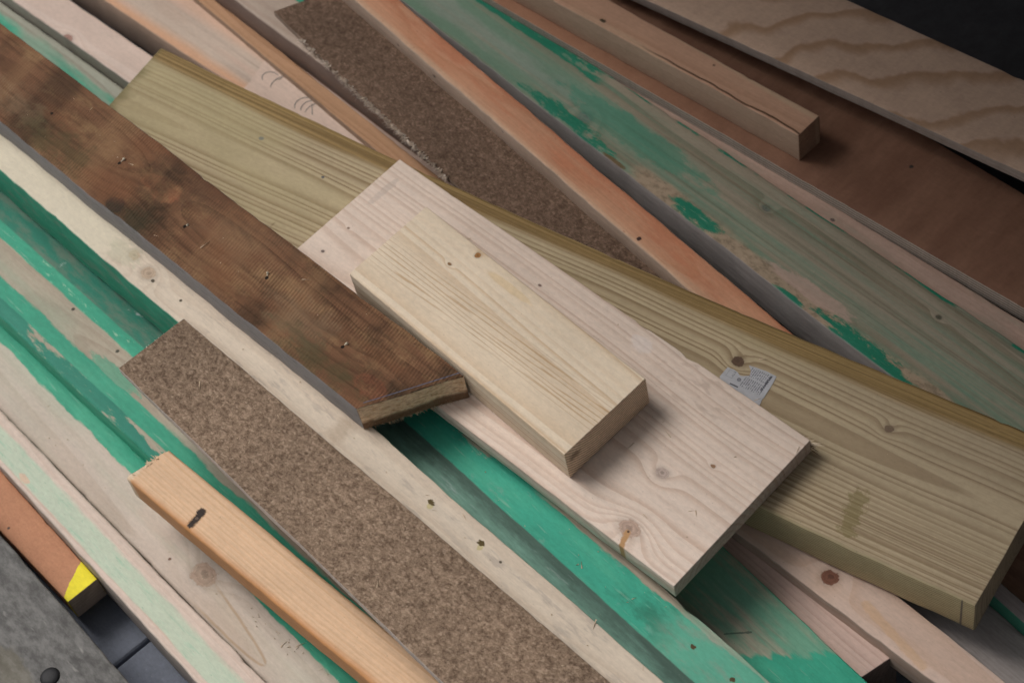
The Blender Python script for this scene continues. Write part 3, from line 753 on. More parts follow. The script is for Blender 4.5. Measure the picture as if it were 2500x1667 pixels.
# hardboard strips
def hardboard(name, seed, a, b, c2, edgec):
    c = start(name, seed)
    nA = noise(vec(c.x * 330 + seed, c.y * 430, c.z * 260), 1.0, 5.0, 0.8)
    nB = noise(vec(c.x * 130 + seed, c.y * 170, c.z * 60), 1.0, 4.0, 0.72, 0.6)
    nC = noise(vec(c.x * 9 + seed, c.y * 12, 1.0), 1.0, 2.0)
    nD = noise(vec(c.x * 700, c.y * 760 + seed, c.z * 700), 1.0, 2.0)
    cl = mix(a, b, smooth(nA * 0.5 + nB * 0.5, 0.37, 0.64))
    cl = mix(cl, c2, smooth(nA * 0.65 + nD * 0.35, 0.58, 0.72) * 0.55)
    cl = scale(cl, 0.66 + nC * 0.52 + nD * 0.16)
    f1 = cell(vec(c.x * 0.8 + c.y * 0.5, c.y * 1.3 - c.x * 0.4, c.z), 420.0)
    f2 = cell(vec(c.x * 1.2 - c.y * 0.6, c.y * 0.7 + c.x * 0.5, c.z + 0.3), 900.0)
    cl = scale(cl, 0.81 + f1 * 0.19 + f2 * 0.16)
    cl = mix(cl, c2, smooth(f1, 0.90, 0.95) * 0.28)
    cl = mix(cl, edgec, c.side * 0.8)
    cl = mix(cl, scale(edgec, 0.9), c.end * 0.6)
    c.h = nA + nB * 0.6 + nD * 0.3
    finish(c, cl, 0.9, 0.55, 0.001, spec=0.1)
    return c.mat
hm = hardboard('hardboard', 1.0, (0.125, 0.082, 0.056), (0.36, 0.26, 0.188), (0.50, 0.385, 0.29), (0.66, 0.60, 0.55))
hb1 = board('hardboard_near', 'hardboard_strip', hm, 'brown speckled hardboard strip lying against the cream topped beam', 'hardboard', radius=0.0008, nx=60, wob=0.0005, rough_far=0.0012)
fuzz = plain('hardboard_fluff', (0.68, 0.62, 0.56), 0.95, 0.3)
_, _, q, th = BOARDS['hardboard_near']
FL, FR, NL = Vector(q[0]), Vector(q[1]), Vector(q[3])
items = []
for i in range(520):
    p = FL.lerp(NL, random.random())
    items.append(((p.x, p.y + 0.0004, -random.uniform(0.0, 0.006)), (random.uniform(-1, 1), -random.uniform(0.2, 1.2), random.uniform(-.9, .7)), random.uniform(0.0006, 0.0024), random.uniform(0.0002, 0.0006)))
for i in range(110):
    p = FL.lerp(FR, random.random())
    items.append(((p.x + 0.0006, p.y, -random.uniform(0, 0.004)), (-1, random.uniform(-.8, .8), random.uniform(-.5, .8)), random.uniform(0.0006, 0.002), random.uniform(0.0003, 0.0008)))
spikes('frayed_edge', hb1, fuzz, items)

# short orange stick with a torn end
k = M['orange_stick']
c = start('resinous_pine', 6.1)
cl = wood(c, (0.72, 0.485, 0.315), (0.60, 0.35, 0.185), y0=0.09, z0=-0.09, spacing=0.0024, tilt=0.0, warp=0.002, strength=0.45, fibre=0.12, tint=0.07, irregular=0.8, fine=0.3)
edges(c, 'orange_stick')
og = smooth(c.yl + (noise1(c.x, 12.0, 2.0) - 0.5) * 0.006, 0.0075, 0.000)
cl = mix(cl, (0.50, 0.205, 0.060), og * 0.75)
kk = mx(seg(c, (k['k0'][0], k['k0'][1]), k['k1'], 0.0034, 0.7, 420.0), dot(c, (k['k0'][0] - 0.001, k['k0'][1]), 0.0044))
cl = mix(cl, (0.50, 0.24, 0.09), seg(c, k['k0'], (k['k1'][0], k['k1'][1] - 0.004), 0.0042, 0.6) * 0.55)
cl = mix(cl, (0.030, 0.018, 0.014), kk)
cl = mix(cl, (0.13, 0.085, 0.065), dot(c, (k['k0'][0] + 0.0005, k['k0'][1] - 0.006), 0.0016) * 0.8)
torn_e = smooth(c.x + (noise(vec(c.x * 60, c.y * 500, 0.0), 1.0, 2.0) - 0.5) * 0.012, 0.008, 0.002)
cl = mix(cl, (0.74, 0.58, 0.42), torn_e)
finish(c, cl, 0.5, 0.3)
stick = board('orange_stick', 'batten', c.mat, 'short orange pine batten with black knot and torn far end', 'batten', radius=0.0026, nx=40, wob=0.0005, rough_far=0.003)
tm = plain('torn_pine', (0.74, 0.57, 0.40), 0.85, 0.25)
_, _, q, th = BOARDS['orange_stick']
FL, FR = Vector(q[0]), Vector(q[1])
items = []
for i in range(170):
    t = random.random()
    p = FL.lerp(FR, 0.04 + t * 0.92)
    ln = (0.006 + 0.012 * abs(nz(t * 9, 3.0))) * random.uniform(0.6, 1.3)
    items.append(((p.x + 0.003, p.y, -th * random.random() ** 2 * 0.9), (-1.0, random.uniform(-.3, .3), random.uniform(-.15, .3)), ln * (0.3 + 0.9 * abs(nz(t * 5, 8.0))), random.uniform(0.0008, 0.0022)))
spikes('torn_fibres', stick, tm, items)

# wide pale board with the oval knot, green along its far edge
k = M['pale_board']
c = start('pale_green_stained', 7.7)
cl = wood(c, (0.585, 0.49, 0.425), (0.45, 0.345, 0.27), y0=0.01, z0=-0.022, spacing=0.0085, tilt=0.02, warp=0.003, strength=0.38,
          knots=((k['k1'][0], k['k1'][1], 0.0098, (0.42, 0.30, 0.235), 1.35, 1.6), (k['d1'][0], k['d1'][1], 0.0014, (0.22, 0.13, 0.10), 1.0, 0)), fibre=0.07, tint=0.06, irregular=0.8, relief=0.25)
grn = smooth(noise(vec(c.x * 4 + 2, c.y * 30, 0.0), 1.0, 3.0) + smooth(c.y, 0.02, 0.065) * 0.2, 0.45, 0.75)
cl = mix(cl, (0.43, 0.50, 0.39), grn * 0.38)
cl = mix(cl, (0.60, 0.47, 0.40), blob(c, k['pk'], 0.03, 0.012, 0.5, 60) * 0.5)
ft = sat((k['v1'][0] - c.x) / 0.10)
fw = 0.0125 * sqrt(ft)
fd = absf(c.y - k['v1'][1] - 0.004 - (k['v1'][0] - c.x) * 0.06 + (noise1(c.x, 30.0, 2.0) - 0.5) * 0.002) - fw
cl = mix(cl, (0.42, 0.295, 0.195), smooth(absf(fd), 0.0022, 0.0002) * smooth(c.x, k['v1'][0] + 0.002, k['v1'][0] - 0.003) * smooth(c.x, 0.64, 0.685) * 0.75)
cl = mix(cl, (0.47, 0.365, 0.275), smooth(fd, 0.0, -0.004) * smooth(c.x, k['v1'][0], k['v1'][0] - 0.004) * smooth(c.x, 0.64, 0.70) * 0.35)
wv = (noise(vec(c.x * 22, c.y * 60, 3.0), 1.0, 3.0, 0.6) - 0.5) * 0.012
edges(c, 'pale_board')
pm = smooth(c.yr - wv, 0.0190, 0.0170)
cl = paint_green(c, cl, pm, 0.5, 0.1)
finish(c, cl, None, 0.2)
board('pale_board', 'board', c.mat, 'pale board with big oval knot and green paint along its far edge', 'board', radius=0.003, nx=60, wob=0.0006)

# sawdust crumbs lying in the corner between the pale board and the batten
dm = plain('sawdust', (0.74, 0.63, 0.50), 0.9, 0.2)
vs_, fs_ = [], []
o_, a_, q, th = BOARDS['orange_stick']
Rz = Matrix.Rotation(math.radians(a_), 4, 'Z')
for i in range(60):
    lx_ = random.uniform(0.08, 0.34)
    P = Vector(o_) + Rz @ Vector((lx_, -0.003 - abs(random.gauss(0, 0.0035)) + lx_ * 0.013, 0)); P.z = 0.0626
    s = random.uniform(0.0003, 0.0009)
    i0 = len(vs_)
    for dx, dy, dz in ((1, 0, 0), (-.6, .8, 0), (-.6, -.8, 0), (0, 0, 1)):
        vs_.append((P.x + dx * s * random.uniform(.6, 1.4), P.y + dy * s, P.z + dz * s))
    fs_ += [(i0, i0 + 1, i0 + 3), (i0 + 1, i0 + 2, i0 + 3), (i0 + 2, i0, i0 + 3), (i0, i0 + 2, i0 + 1)]
sdo = mesh_obj('sawdust', vs_, fs_, dm)
tag(sdo, 'pale sawdust crumbs scattered beside the short orange batten', 'sawdust', kind='stuff')

# crumbs and splinters lying on the boards in the middle
vs_, fs_ = [], []
for key, n_, (xa, xb), (ya, yb) in (('wide_board', 32, (0.10, 0.49), (0.03, 0.16)), ('treated_board', 28, (0.2, 0.95), (0.02, 0.13)), ('cream_beam', 22, (0.4, 1.1), (0.02, 0.045)),
                                    ('rough_board', 16, (0.35, 0.88), (0.01, 0.075)), ('green_beam', 16, (0.2, 0.5), (0.03, 0.06)), ('pale_board', 25, (0.3, 0.8), (0.01, 0.05)), ('hardboard_near', 30, (0.02, 0.6), (0.005, 0.07))):
    o_, a_, q, th = BOARDS[key]
    Rz = Matrix.Rotation(math.radians(a_), 4, 'Z')
    for i in range(n_):
        P = Vector(o_) + Rz @ Vector((random.uniform(xa, xb), random.uniform(ya, yb), 0)); P.z = o_[2] + 0.0003
        s = random.uniform(0.0003, 0.0008); ln = s * (random.choice((1, 1, 1.5, 2, 6, 9)))
        an = random.uniform(0, 6.28); ux, uy = math.cos(an), math.sin(an)
        i0 = len(vs_)
        for dx, dy, dz in ((ln, 0, 0), (-ln, s * .8, 0), (-ln, -s * .8, 0), (0, 0, s * .8)):
            vs_.append((P.x + dx * ux - dy * uy, P.y + dx * uy + dy * ux, P.z + dz))
        fs_ += [(i0, i0 + 1, i0 + 3), (i0 + 1, i0 + 2, i0 + 3), (i0 + 2, i0, i0 + 3), (i0, i0 + 2, i0 + 1)]
wc = mesh_obj('wood_crumbs', vs_, fs_, plain('crumb_wood', (0.55, 0.43, 0.31), 0.9, 0.4, 900))
tag(wc, 'tiny wood crumbs and splinters strewn over the boards in the middle', 'wood crumbs', kind='stuff')

# mint beam
k = M['mint_beam']
c = start('mint_painted', 8.8)
cl = wood(c, (0.64, 0.52, 0.45), (0.56, 0.40, 0.32), y0=0.06, z0=-0.12, spacing=0.003, tilt=0.0, warp=0.003, strength=0.5, fibre=0.1, tint=0.06)
wv = (noise(vec(c.x * 14, c.y * 90, 1.0), 1.0, 4.0, 0.65) - 0.5) * 0.012
mm = smooth(c.y + wv, 0.0250, 0.0205) * smooth(c.y + wv * 0.5, 0.0012, 0.003)
n2 = noise(vec(c.x * 30, c.y * 260, c.z * 100), 1.0, 4.0, 0.7)
mint = mix((0.50, 0.60, 0.475), (0.35, 0.545, 0.41), smooth(n2, 0.5, 0.72))
mint = mix(mint, (0.10, 0.36, 0.23), smooth(noise(vec(c.x * 120, c.y * 320, 0.0), 1.0, 3.0), 0.66, 0.74) * 0.5)
cl = mix(cl, mint, mm * (0.85 - smooth(n2, 0.6, 0.72) * 0.0))
cl = mix(cl, (0.66, 0.50, 0.38), blob(c, k['c1'], 0.008, 0.0035, 0.6, 200.0))
cl = mix(cl, mix((0.33, 0.31, 0.29), (0.42, 0.37, 0.33), n2), c.side * 0.8)
finish(c, cl, 0.6, 0.25)
board('mint_beam', 'squared_timber', c.mat, 'narrow beam with pale mint painted top above the dark paving blocks', 'beam', radius=0.0022, nx=50, wob=0.0007)

# orange-brown stick with the yellow end
k = M['yellow_stick']
c = start('red_brown_stick', 9.1)
n1 = noise(vec(c.x * 60, c.y * 90, c.z * 90), 1.0, 4.0, 0.65)
n2 = noise(vec(c.x * 400, c.y * 420, c.z * 400), 1.0, 2.0)
cl = mix((0.44, 0.20, 0.115), (0.54, 0.27, 0.155), n1)
cl = scale(cl, 0.88 + n2 * 0.24)
cl = mix(cl, (0.10, 0.07, 0.06), dot(c, k['d'], 0.0016))
(x0, y0_), (x1, y1_) = k['y0'], k['y1']
dl = (c.x - 0.396) - (0.030 - c.y) * 0.62 + (n1 - 0.5) * 0.004 + sq((c.y - 0.021) / 0.012) * -0.0008
ym = smooth(dl, -0.0005, 0.0006)
cl = mix(cl, scale((0.86, 0.74, 0.045), 0.9 + n1 * 0.2), ym * (1.0 - c.end))
cl = mix(cl, scale((0.40, 0.32, 0.255), 0.7 + noise(vec(c.y * 50, c.z * 500, 0.0), 1.0, 3.0) * 0.6), c.end)
c.h = n1 + n2
finish(c, cl, 0.6, 0.2)
board('yellow_stick', 'batten', c.mat, 'reddish brown batten with bright yellow painted end on the paving', 'batten', radius=0.0012, nx=20, wob=0.0003)

# grey weathered slab
k = M['grey_slab']
c = start('grey_weathered', 10.2)
n1 = noise(vec(c.x * 45, c.y * 90, c.z * 90), 1.0, 5.0, 0.7)
n2 = noise(vec(c.x * 180 + 3, c.y * 380, 0.0), 1.0, 3.0, 0.7)
n3 = noise(vec(c.x * 7, c.y * 9, 3.0), 1.0, 2.0)
cl = mix((0.095, 0.092, 0.09), (0.205, 0.20, 0.195), smooth(n1, 0.3, 0.7))
cl = scale(cl, 0.75 + n2 * 0.35 + n3 * 0.2)
cl = mix(cl, (0.34, 0.33, 0.31), smooth(noise(vec(c.x * 35 + 8, c.y * 150, 1.0), 1.0, 2.0), 0.68, 0.76) * 0.6)
cl = mix(cl, (0.20, 0.175, 0.12), blob(c, k['gr'], 0.04, 0.015, 0.6, 60.0) * 0.4)
c.h = n1 + n2 * 0.5
finish(c, cl, 0.75, 0.45)
slab = board('grey_slab', 'weathered_board', c.mat, 'grey weathered board with a black screw head in the near left corner', 'board', radius=0.002, nx=40, wob=0.0008)
scm = plain('black_screw', (0.022, 0.022, 0.024), 0.5, 0.4, 900, 0.4)
vs_, fs_ = [], []
prof = [(0.0088, -0.0004), (0.0086, 0.0006), (0.0074, 0.0013), (0.0050, 0.0018), (0.0020, 0.0020)]
for r_, z_ in prof:
    for q_ in range(20):
        an = q_ * math.pi / 10
        vs_.append((k['scr'][0] + r_ * math.cos(an), k['scr'][1] + r_ * math.sin(an), z_))
for i in range(len(prof) - 1):
    for q_ in range(20):
        fs_.append((i * 20 + q_, i * 20 + (q_ + 1) % 20, i * 20 + 20 + (q_ + 1) % 20, i * 20 + 20 + q_))
fs_.append(tuple(range(80, 100)))
mesh_obj('screw_head', vs_, fs_, scm, slab, True, 60)

# worn green beam under the hardboard
k = M['worn_green_beam']
c = start('worn_green', 11.5)
cl = wood(c, (0.44, 0.375, 0.30), (0.33, 0.255, 0.195), y0=0.03, z0=-0.05, spacing=0.0045, tilt=0.005, warp=0.004, strength=0.55, fibre=0.16, tint=0.10)
cl = mix(cl, (0.36, 0.40, 0.31), smooth(noise(vec(c.x * 5, c.y * 45, 0.0), 1.0, 3.0), 0.45, 0.7) * 0.6)
cl = mix(cl, (0.08, 0.075, 0.06), dot(c, k['d1'], 0.002))
cl = mix(cl, (0.08, 0.075, 0.06), dot(c, k['d2'], 0.002))
wv = (noise(vec(c.x * 16, c.y * 55, 1.0), 1.0, 4.0, 0.65) - 0.5)
edges(c, 'worn_green_beam')
wv2 = (noise(vec(c.x * 9 + 4, c.y * 40, 5.0), 1.0, 5.0, 0.72) - 0.5)
teal = smooth(c.yl + wv * 0.004, 0.0150, 0.0136)
pl_ = smooth(c.yl + wv * 0.014, 0.0315, 0.0290)
pr_ = smooth(c.yl + wv * 0.006, 0.0570, 0.0590)
deep = smooth(c.yl + wv * 0.003, 0.0705, 0.0725)
bare_t = smooth(wv2 + smooth(c.yl, 0.004, 0.013) * 0.10, 0.05, 0.13) * teal
gsm = blob(c, k['g1'], 0.035, 0.008, 0.7, 120.0) * 0.7
pmask = sat(mx(mx(pl_, pr_), gsm)) * (1.0 - bare_t)
cl = paint_green(c, cl, pmask * (1.0 - c.side) + c.side, 0.45, 0.12)
tealc = scale((0.028, 0.205, 0.150), 0.7 + noise(vec(c.x * 20, c.y * 150, 3.0), 1.0, 4.0, 0.7) * 0.6)
cl = mix(cl, tealc, teal * (1.0 - bare_t) * 0.85 * (1.0 - c.side))
dn = noise(vec(c.x * 14 + 2, c.y * 55, 6.0), 1.0, 5.0, 0.72)
deepc = mix((0.026, 0.185, 0.130), (0.115, 0.185, 0.140), smooth(dn, 0.40, 0.62))
deepc = mix(deepc, (0.40, 0.46, 0.44), smooth(noise(vec(c.x * 30 + 7, c.y * 60, 2.0), 1.0, 4.0, 0.7), 0.655, 0.72) * 0.75)
cl = mix(cl, deepc, deep * (1.0 - c.side))
chp = smooth(noise(vec(c.x * 45, c.y * 170, 2.0), 1.0, 4.0, 0.7), 0.58, 0.66) * pr_ * (1.0 - deep)
cl = mix(cl, (0.36, 0.55, 0.40), chp * 0.7 * (1.0 - c.side))
finish(c, cl, None, 0.3)
board('worn_green_beam', 'painted_timber', c.mat, 'green painted beam with a worn bare strip along the middle of its top', 'beam', radius=0.002, nx=80, wob=0.0007)

# bright green beam under the wide board
k = M['green_beam']
c = start('bright_green', 12.4)
cl = wood(c, BARE, (0.33, 0.26, 0.20), y0=0.01, z0=-0.05, spacing=0.004, warp=0.004, strength=0.6)
wv = (noise(vec(c.x * 26, c.y * 90, 1.0), 1.0, 4.0, 0.68) - 0.5)
pm = 1.0 - smooth(c.y + wv * 0.010 - k['chip0'][1] - (c.x - k['chip0'][0]) * ((k['chip1'][1] - k['chip0'][1]) / (k['chip1'][0] - k['chip0'][0])), -0.0012, 0.0004) * smooth(c.x, k['chip0'][0] - 0.04, k['chip0'][0])
bare = blob(c, k['bare'], 0.022, 0.008, 0.9, 190.0)
pm = pm * (1.0 - bare * 0.9)
cl = paint_green(c, cl, pm, 0.35, 0.25, main=(0.052, 0.36, 0.255))
gry = smooth(noise(vec(c.x * 30 + 3, c.y * 70, 2.0), 1.0, 4.0, 0.7), 0.60, 0.70)
cl = mix(cl, (0.19, 0.36, 0.30), gry * 0.5)
cl = mix(cl, (0.028, 0.13, 0.085), cloud(c, k['wear'], 0.03, 0.012) * 0.6)
lt = smooth(c.x + wv * 0.03, k['wear'][0] - 0.01, k['wear'][0] + 0.03)
cl = mix(cl, mix((0.16, 0.44, 0.32), (0.27, 0.36, 0.29), smooth(wv + 0.5, 0.45, 0.65)), lt * 0.65)
for nm in ('h1', 'h2'): cl = mix(cl, (0.09, 0.06, 0.03), blob(c, k[nm], 0.0026, 0.0020, 0.8, 420.0, 1.0))
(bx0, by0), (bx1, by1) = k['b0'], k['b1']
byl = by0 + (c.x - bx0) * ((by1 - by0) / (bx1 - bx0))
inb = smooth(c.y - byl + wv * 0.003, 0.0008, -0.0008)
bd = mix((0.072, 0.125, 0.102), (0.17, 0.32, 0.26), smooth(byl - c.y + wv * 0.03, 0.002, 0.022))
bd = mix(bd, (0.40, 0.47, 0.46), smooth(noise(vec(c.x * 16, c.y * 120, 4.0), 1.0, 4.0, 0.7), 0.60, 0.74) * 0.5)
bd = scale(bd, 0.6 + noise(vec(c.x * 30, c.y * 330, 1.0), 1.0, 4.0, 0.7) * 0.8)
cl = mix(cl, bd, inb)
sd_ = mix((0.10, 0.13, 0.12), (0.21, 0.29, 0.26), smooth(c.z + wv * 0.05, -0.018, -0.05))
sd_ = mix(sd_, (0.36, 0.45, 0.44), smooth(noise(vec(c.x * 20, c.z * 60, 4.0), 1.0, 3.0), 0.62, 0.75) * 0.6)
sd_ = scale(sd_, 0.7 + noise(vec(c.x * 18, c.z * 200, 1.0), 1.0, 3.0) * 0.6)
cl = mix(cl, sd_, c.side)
finish(c, cl, None, 0.3)
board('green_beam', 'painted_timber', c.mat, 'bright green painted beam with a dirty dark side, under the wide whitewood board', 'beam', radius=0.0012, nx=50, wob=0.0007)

k = M['green_plank']
c = start('scraped_green', 13.3)
cl = wood(c, (0.38, 0.36, 0.28), (0.27, 0.235, 0.18), y0=0.03, z0=-0.05, spacing=0.004, warp=0.005, strength=0.5, fibre=0.2)
gz = smooth(noise(vec(c.x * 6, c.y * 45, 1.0), 1.0, 5.0, 0.7), 0.34, 0.58)
cl = mix(cl, (0.13, 0.37, 0.26), gz * 0.85)
wv = (noise(vec(c.x * 14, c.y * 75, 2.0), 1.0, 4.0, 0.66) - 0.5)
b0, b1 = k['b0'], k['b1']
pm = smooth((c.x - k['b1'][0] + 0.03) + (c.y - k['b1'][1] + 0.022) * -0.9 + wv * 0.05, -0.002, 0.004)
pm = mx(pm, smooth(c.y + wv * 0.02, k['b1'][1] + 0.008, k['b1'][1] + 0.013) * 0.8)
pm = mx(pm, smooth(c.x, k['b0'][0] - 0.02, k['b0'][0] - 0.07))
cl = paint_green(c, cl, pm, 0.2, 0.3, main=(0.05, 0.36, 0.245))
cl = mix(cl, (0.06, 0.10, 0.08), seg(c, (k['sc'][0] - 0.008, k['sc'][1]), (k['sc'][0] + 0.005, k['sc'][1] + 0.016), 0.001, 0.8) * 0.7)
finish(c, cl, None, 0.3)
board('green_plank', 'painted_plank', c.mat, 'scraped dull green plank below the near end of the wide whitewood board', 'plank', radius=0.0018, nx=40, wob=0.0008)

c = start('flat_pinkish', 14.2)
cl = wood(c, (0.62, 0.46, 0.40), (0.48, 0.32, 0.27), y0=0.05, z0=-0.03, spacing=0.0048, tilt=0.004, warp=0.003, strength=0.7, fibre=0.10, end_dark=0.30)
edges(c, 'flat_batten')
cl = mix(cl, (0.20, 0.13, 0.11), smooth(c.yl, 0.0025, 0.0005) * 0.7)
finish(c, cl, 0.65, 0.25)
board('flat_batten', 'batten', c.mat, 'thin pinkish batten with a dark square end beside the knotty batten', 'batten', radius=0.001, nx=24, wob=0.0005)

k = M['knotty_batten']
c = start('knotty_pine', 15.6)
cl = wood(c, (0.63, 0.475, 0.40), (0.54, 0.36, 0.265), y0=0.03, z0=-0.045, spacing=0.006, tilt=0.02, warp=0.003, strength=0.5,
          knots=((k['k1'][0], k['k1'][1], 0.0062, (0.21, 0.095, 0.065), 1.15, 2.2),), fibre=0.07, tint=0.06)
cl = mix(cl, (0.60, 0.39, 0.24), seg(c, k['res0'], k['res1'], 0.0045, 0.6, 60.0) * 0.6)
cl = mix(cl, scale(cl, 0.74), c.side)  # shade on the sides put into the colour as a darker tone
finish(c, cl, 0.62, 0.25)
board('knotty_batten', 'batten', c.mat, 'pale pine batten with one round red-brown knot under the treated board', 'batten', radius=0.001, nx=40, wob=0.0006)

def weath(name, seed, a, b, dk, side=None):
    c = start(name, seed)
    cl = wood(c, a, b, y0=0.03, z0=-0.08, spacing=0.004, warp=0.004, strength=0.6, fibre=0.25, tint=0.15)
    n = noise(vec(c.x * 14, c.y * 60, 1.0), 1.0, 4.0, 0.65)
    cl = mix(cl, dk, smooth(n, 0.5, 0.72) * 0.55)
    if side: cl = mix(cl, side, c.side * 0.9)
    finish(c, cl, 0.75, 0.35)
    return c.mat
board('grey_plank', 'plank', weath('grey_planks', 16.1, (0.37, 0.33, 0.32), (0.28, 0.24, 0.23), (0.20, 0.185, 0.18)), 'weathered grey plank below the near corner of the treated board', 'plank', radius=0.0015, nx=30, wob=0.0008)
board('slim_green', 'batten', weath('grey_green', 17.1, (0.34, 0.30, 0.29), (0.26, 0.21, 0.2), (0.22, 0.2, 0.2), (0.04, 0.26, 0.175)), 'slim grey batten with green side at the right edge behind the treated board end', 'batten', radius=0.0012, nx=30)
board('red_plank', 'plank', weath('red_brown_plank', 18.1, (0.30, 0.165, 0.11), (0.22, 0.11, 0.07), (0.14, 0.08, 0.055)), 'reddish brown plank at the right edge behind the treated board end', 'plank', radius=0.0012, nx=20)

# ------------------------------------------------------------------ upper left
c = start('green_edge', 19.3)
cl = wood(c, (0.36, 0.36, 0.30), (0.27, 0.24, 0.19), y0=0.02, z0=-0.06, spacing=0.004, strength=0.5)
wv = (noise(vec(c.x * 12, c.y * 60, 2.0), 1.0, 4.0, 0.66) - 0.5)
pm = smooth(absf(c.y + wv * 0.03 - 0.026), 0.018, 0.008) * (0.4 + 0.6 * smooth(noise(vec(c.x * 8, c.y * 50, 0.0), 1.0, 2.0), 0.40, 0.62))
cl = paint_green(c, cl, pm, 0.5, 0.2)
finish(c, cl, None, 0.3)
board('green_strip', 'painted_plank', c.mat, 'green washed plank behind the far part of the rough brown board', 'plank', radius=0.002, nx=40)

k = M['white_batten']
c = start('white_batten_wood', 20.4)
cl = wood(c, (0.66, 0.53, 0.465), (0.55, 0.395, 0.325), y0=0.03, z0=-0.05, spacing=0.0055, tilt=0.01, warp=0.003, strength=0.45,
          knots=((k['k1'][0], k['k1'][1] + 0.003, 0.005, (0.40, 0.23, 0.19), 1.4, 1.6),), fibre=0.07)
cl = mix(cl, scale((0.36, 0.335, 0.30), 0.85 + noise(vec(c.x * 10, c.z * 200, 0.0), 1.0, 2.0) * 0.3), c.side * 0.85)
finish(c, cl, 0.65, 0.25)
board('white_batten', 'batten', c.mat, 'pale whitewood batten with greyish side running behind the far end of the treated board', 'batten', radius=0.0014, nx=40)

k = M['pink_board']
c = start('pink_pine', 21.8)
cl = wood(c, (0.55, 0.44, 0.365), (0.47, 0.335, 0.265), y0=0.04, z0=-0.09, spacing=0.006, tilt=0.006, warp=0.004, strength=0.45, fibre=0.09, tint=0.12)
cl = mix(cl, (0.62, 0.34, 0.20), smooth(c.y + (noise1(c.x, 9.0, 2.0) - 0.5) * 0.008 - c.x * 0.026, 0.016, 0.001) * 0.85)
cl = mix(cl, (0.37, 0.285, 0.24), smooth(noise(vec(c.x * 2.0, c.y * 60, 7.0), 1.0, 3.0, 0.6), 0.50, 0.64) * 0.6)
cl = mix(cl, (0.63, 0.40, 0.29), smooth(c.y - c.x * 0.01 + (noise1(c.x, 7.0, 2.0) - 0.5) * 0.01, 0.042, 0.055) * 0.7)
cl = mix(cl, (0.60, 0.42, 0.34), smooth(noise(vec(c.x * 4, c.y * 45, 0.0), 1.0, 2.0), 0.5, 0.7) * 0.6)
lite = smooth(c.x + c.y * 0.35 + (noise(vec(c.x * 50, c.y * 120, 0.0), 1.0, 2.0) - 0.5) * 0.006, 0.494, 0.497)
cl = mix(cl, scale((0.62, 0.475, 0.40), 0.9 + noise(vec(c.x * 30, c.y * 300, 0.0), 1.0, 2.0) * 0.2), lite * 0.9)
cl = mix(cl, scale((0.50, 0.40, 0.34), 0.9), c.side * 0.8)
finish(c, cl, 0.65, 0.25)
pink = board('pink_board', 'board', c.mat, 'pinkish pine board with pen scribbles, behind the far corner of the treated board', 'board', radius=0.0022, nx=40)
# pen marks: thin ink strokes lying on the wood
inkm = plain('pen_ink', (0.16, 0.165, 0.16), 0.6, 0.3)
def stroke(pts, wd=0.00045):
    vs_, fs_ = [], []
    for i, (px_, py_) in enumerate(pts):
        a = pts[max(0, i - 1)]; b = pts[min(len(pts) - 1, i + 1)]
        d = Vector((b[0] - a[0], b[1] - a[1], 0)).normalized(); n = Vector((-d.y, d.x, 0))
        ww = wd * (0.6 + 0.5 * abs(math.sin(i * 1.7)))
        vs_ += [(px_ + n.x * ww, py_ + n.y * ww, 0.0003), (px_ - n.x * ww, py_ - n.y * ww, 0.0003)]
    for i in range(len(pts) - 1): fs_.append((2 * i, 2 * i + 1, 2 * i + 3, 2 * i + 2))
    return mesh_obj('pen_mark', vs_, fs_, inkm, pink)
def loop(cx, cy, rx, ry, a0, a1, n=12):
    return [(cx + rx * math.cos(a0 + (a1 - a0) * i / n), cy + ry * math.sin(a0 + (a1 - a0) * i / n)) for i in range(n + 1)]
p1, p2 = k['pen1'], k['pen2']
stroke(loop(p1[0] + 0.006, p1[1] - 0.002, 0.011, 0.008, 1.2, 4.2))
stroke(loop(p1[0] + 0.024, p1[1] - 0.001, 0.012, 0.013, 1.5, 4.0))
stroke([(p1[0] + 0.013, p1[1] + 0.001), (p1[0] + 0.016, p1[1] + 0.0035), (p1[0] + 0.015, p1[1] + 0.006)])
stroke(loop(p2[0] + 0.006, p2[1], 0.010, 0.010, 1.3, 4.3))
stroke(loop(p2[0] + 0.014, p2[1] + 0.001, 0.009, 0.010, 1.3, 4.2))
stroke(loop(p2[0] + 0.020, p2[1] + 0.001, 0.007, 0.010, 1.3, 4.0))
stroke([(p2[0] + 0.012, p2[1] + 0.006), (p2[0] + 0.024, p2[1] - 0.004)])

c = start('tan_pine', 22.9)
cl = wood(c, (0.44, 0.255, 0.15), (0.31, 0.165, 0.09), y0=0.02, z0=-0.05, spacing=0.003, warp=0.003, strength=0.6, fibre=0.14)
cl = mix(cl, (0.34, 0.27, 0.22), c.side * 0.7)
finish(c, cl, 0.65, 0.3)
board('tan_batten', 'batten', c.mat, 'narrow tan batten at the foot of the grey-mauve beam, beside the pen scribbles', 'batten', radius=0.0012, nx=30)

c = start('mauve_beam', 23.2)
cl = wood(c, (0.44, 0.35, 0.29), (0.36, 0.26, 0.21), y0=0.04, z0=-0.06, spacing=0.005, warp=0.003, strength=0.5)
n = noise(vec(c.x * 9, c.z * 60, 1.0), 1.0, 3.0)
sd_ = mix((0.275, 0.215, 0.195), (0.235, 0.165, 0.135), n)
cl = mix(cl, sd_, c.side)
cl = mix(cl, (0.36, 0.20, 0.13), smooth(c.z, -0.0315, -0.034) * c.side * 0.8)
finish(c, cl, 0.7, 0.25)
board('purple_beam', 'squared_timber', c.mat, 'grey-mauve sided beam carrying the frayed edge of the far hardboard strip', 'beam', radius=0.0015, nx=40)

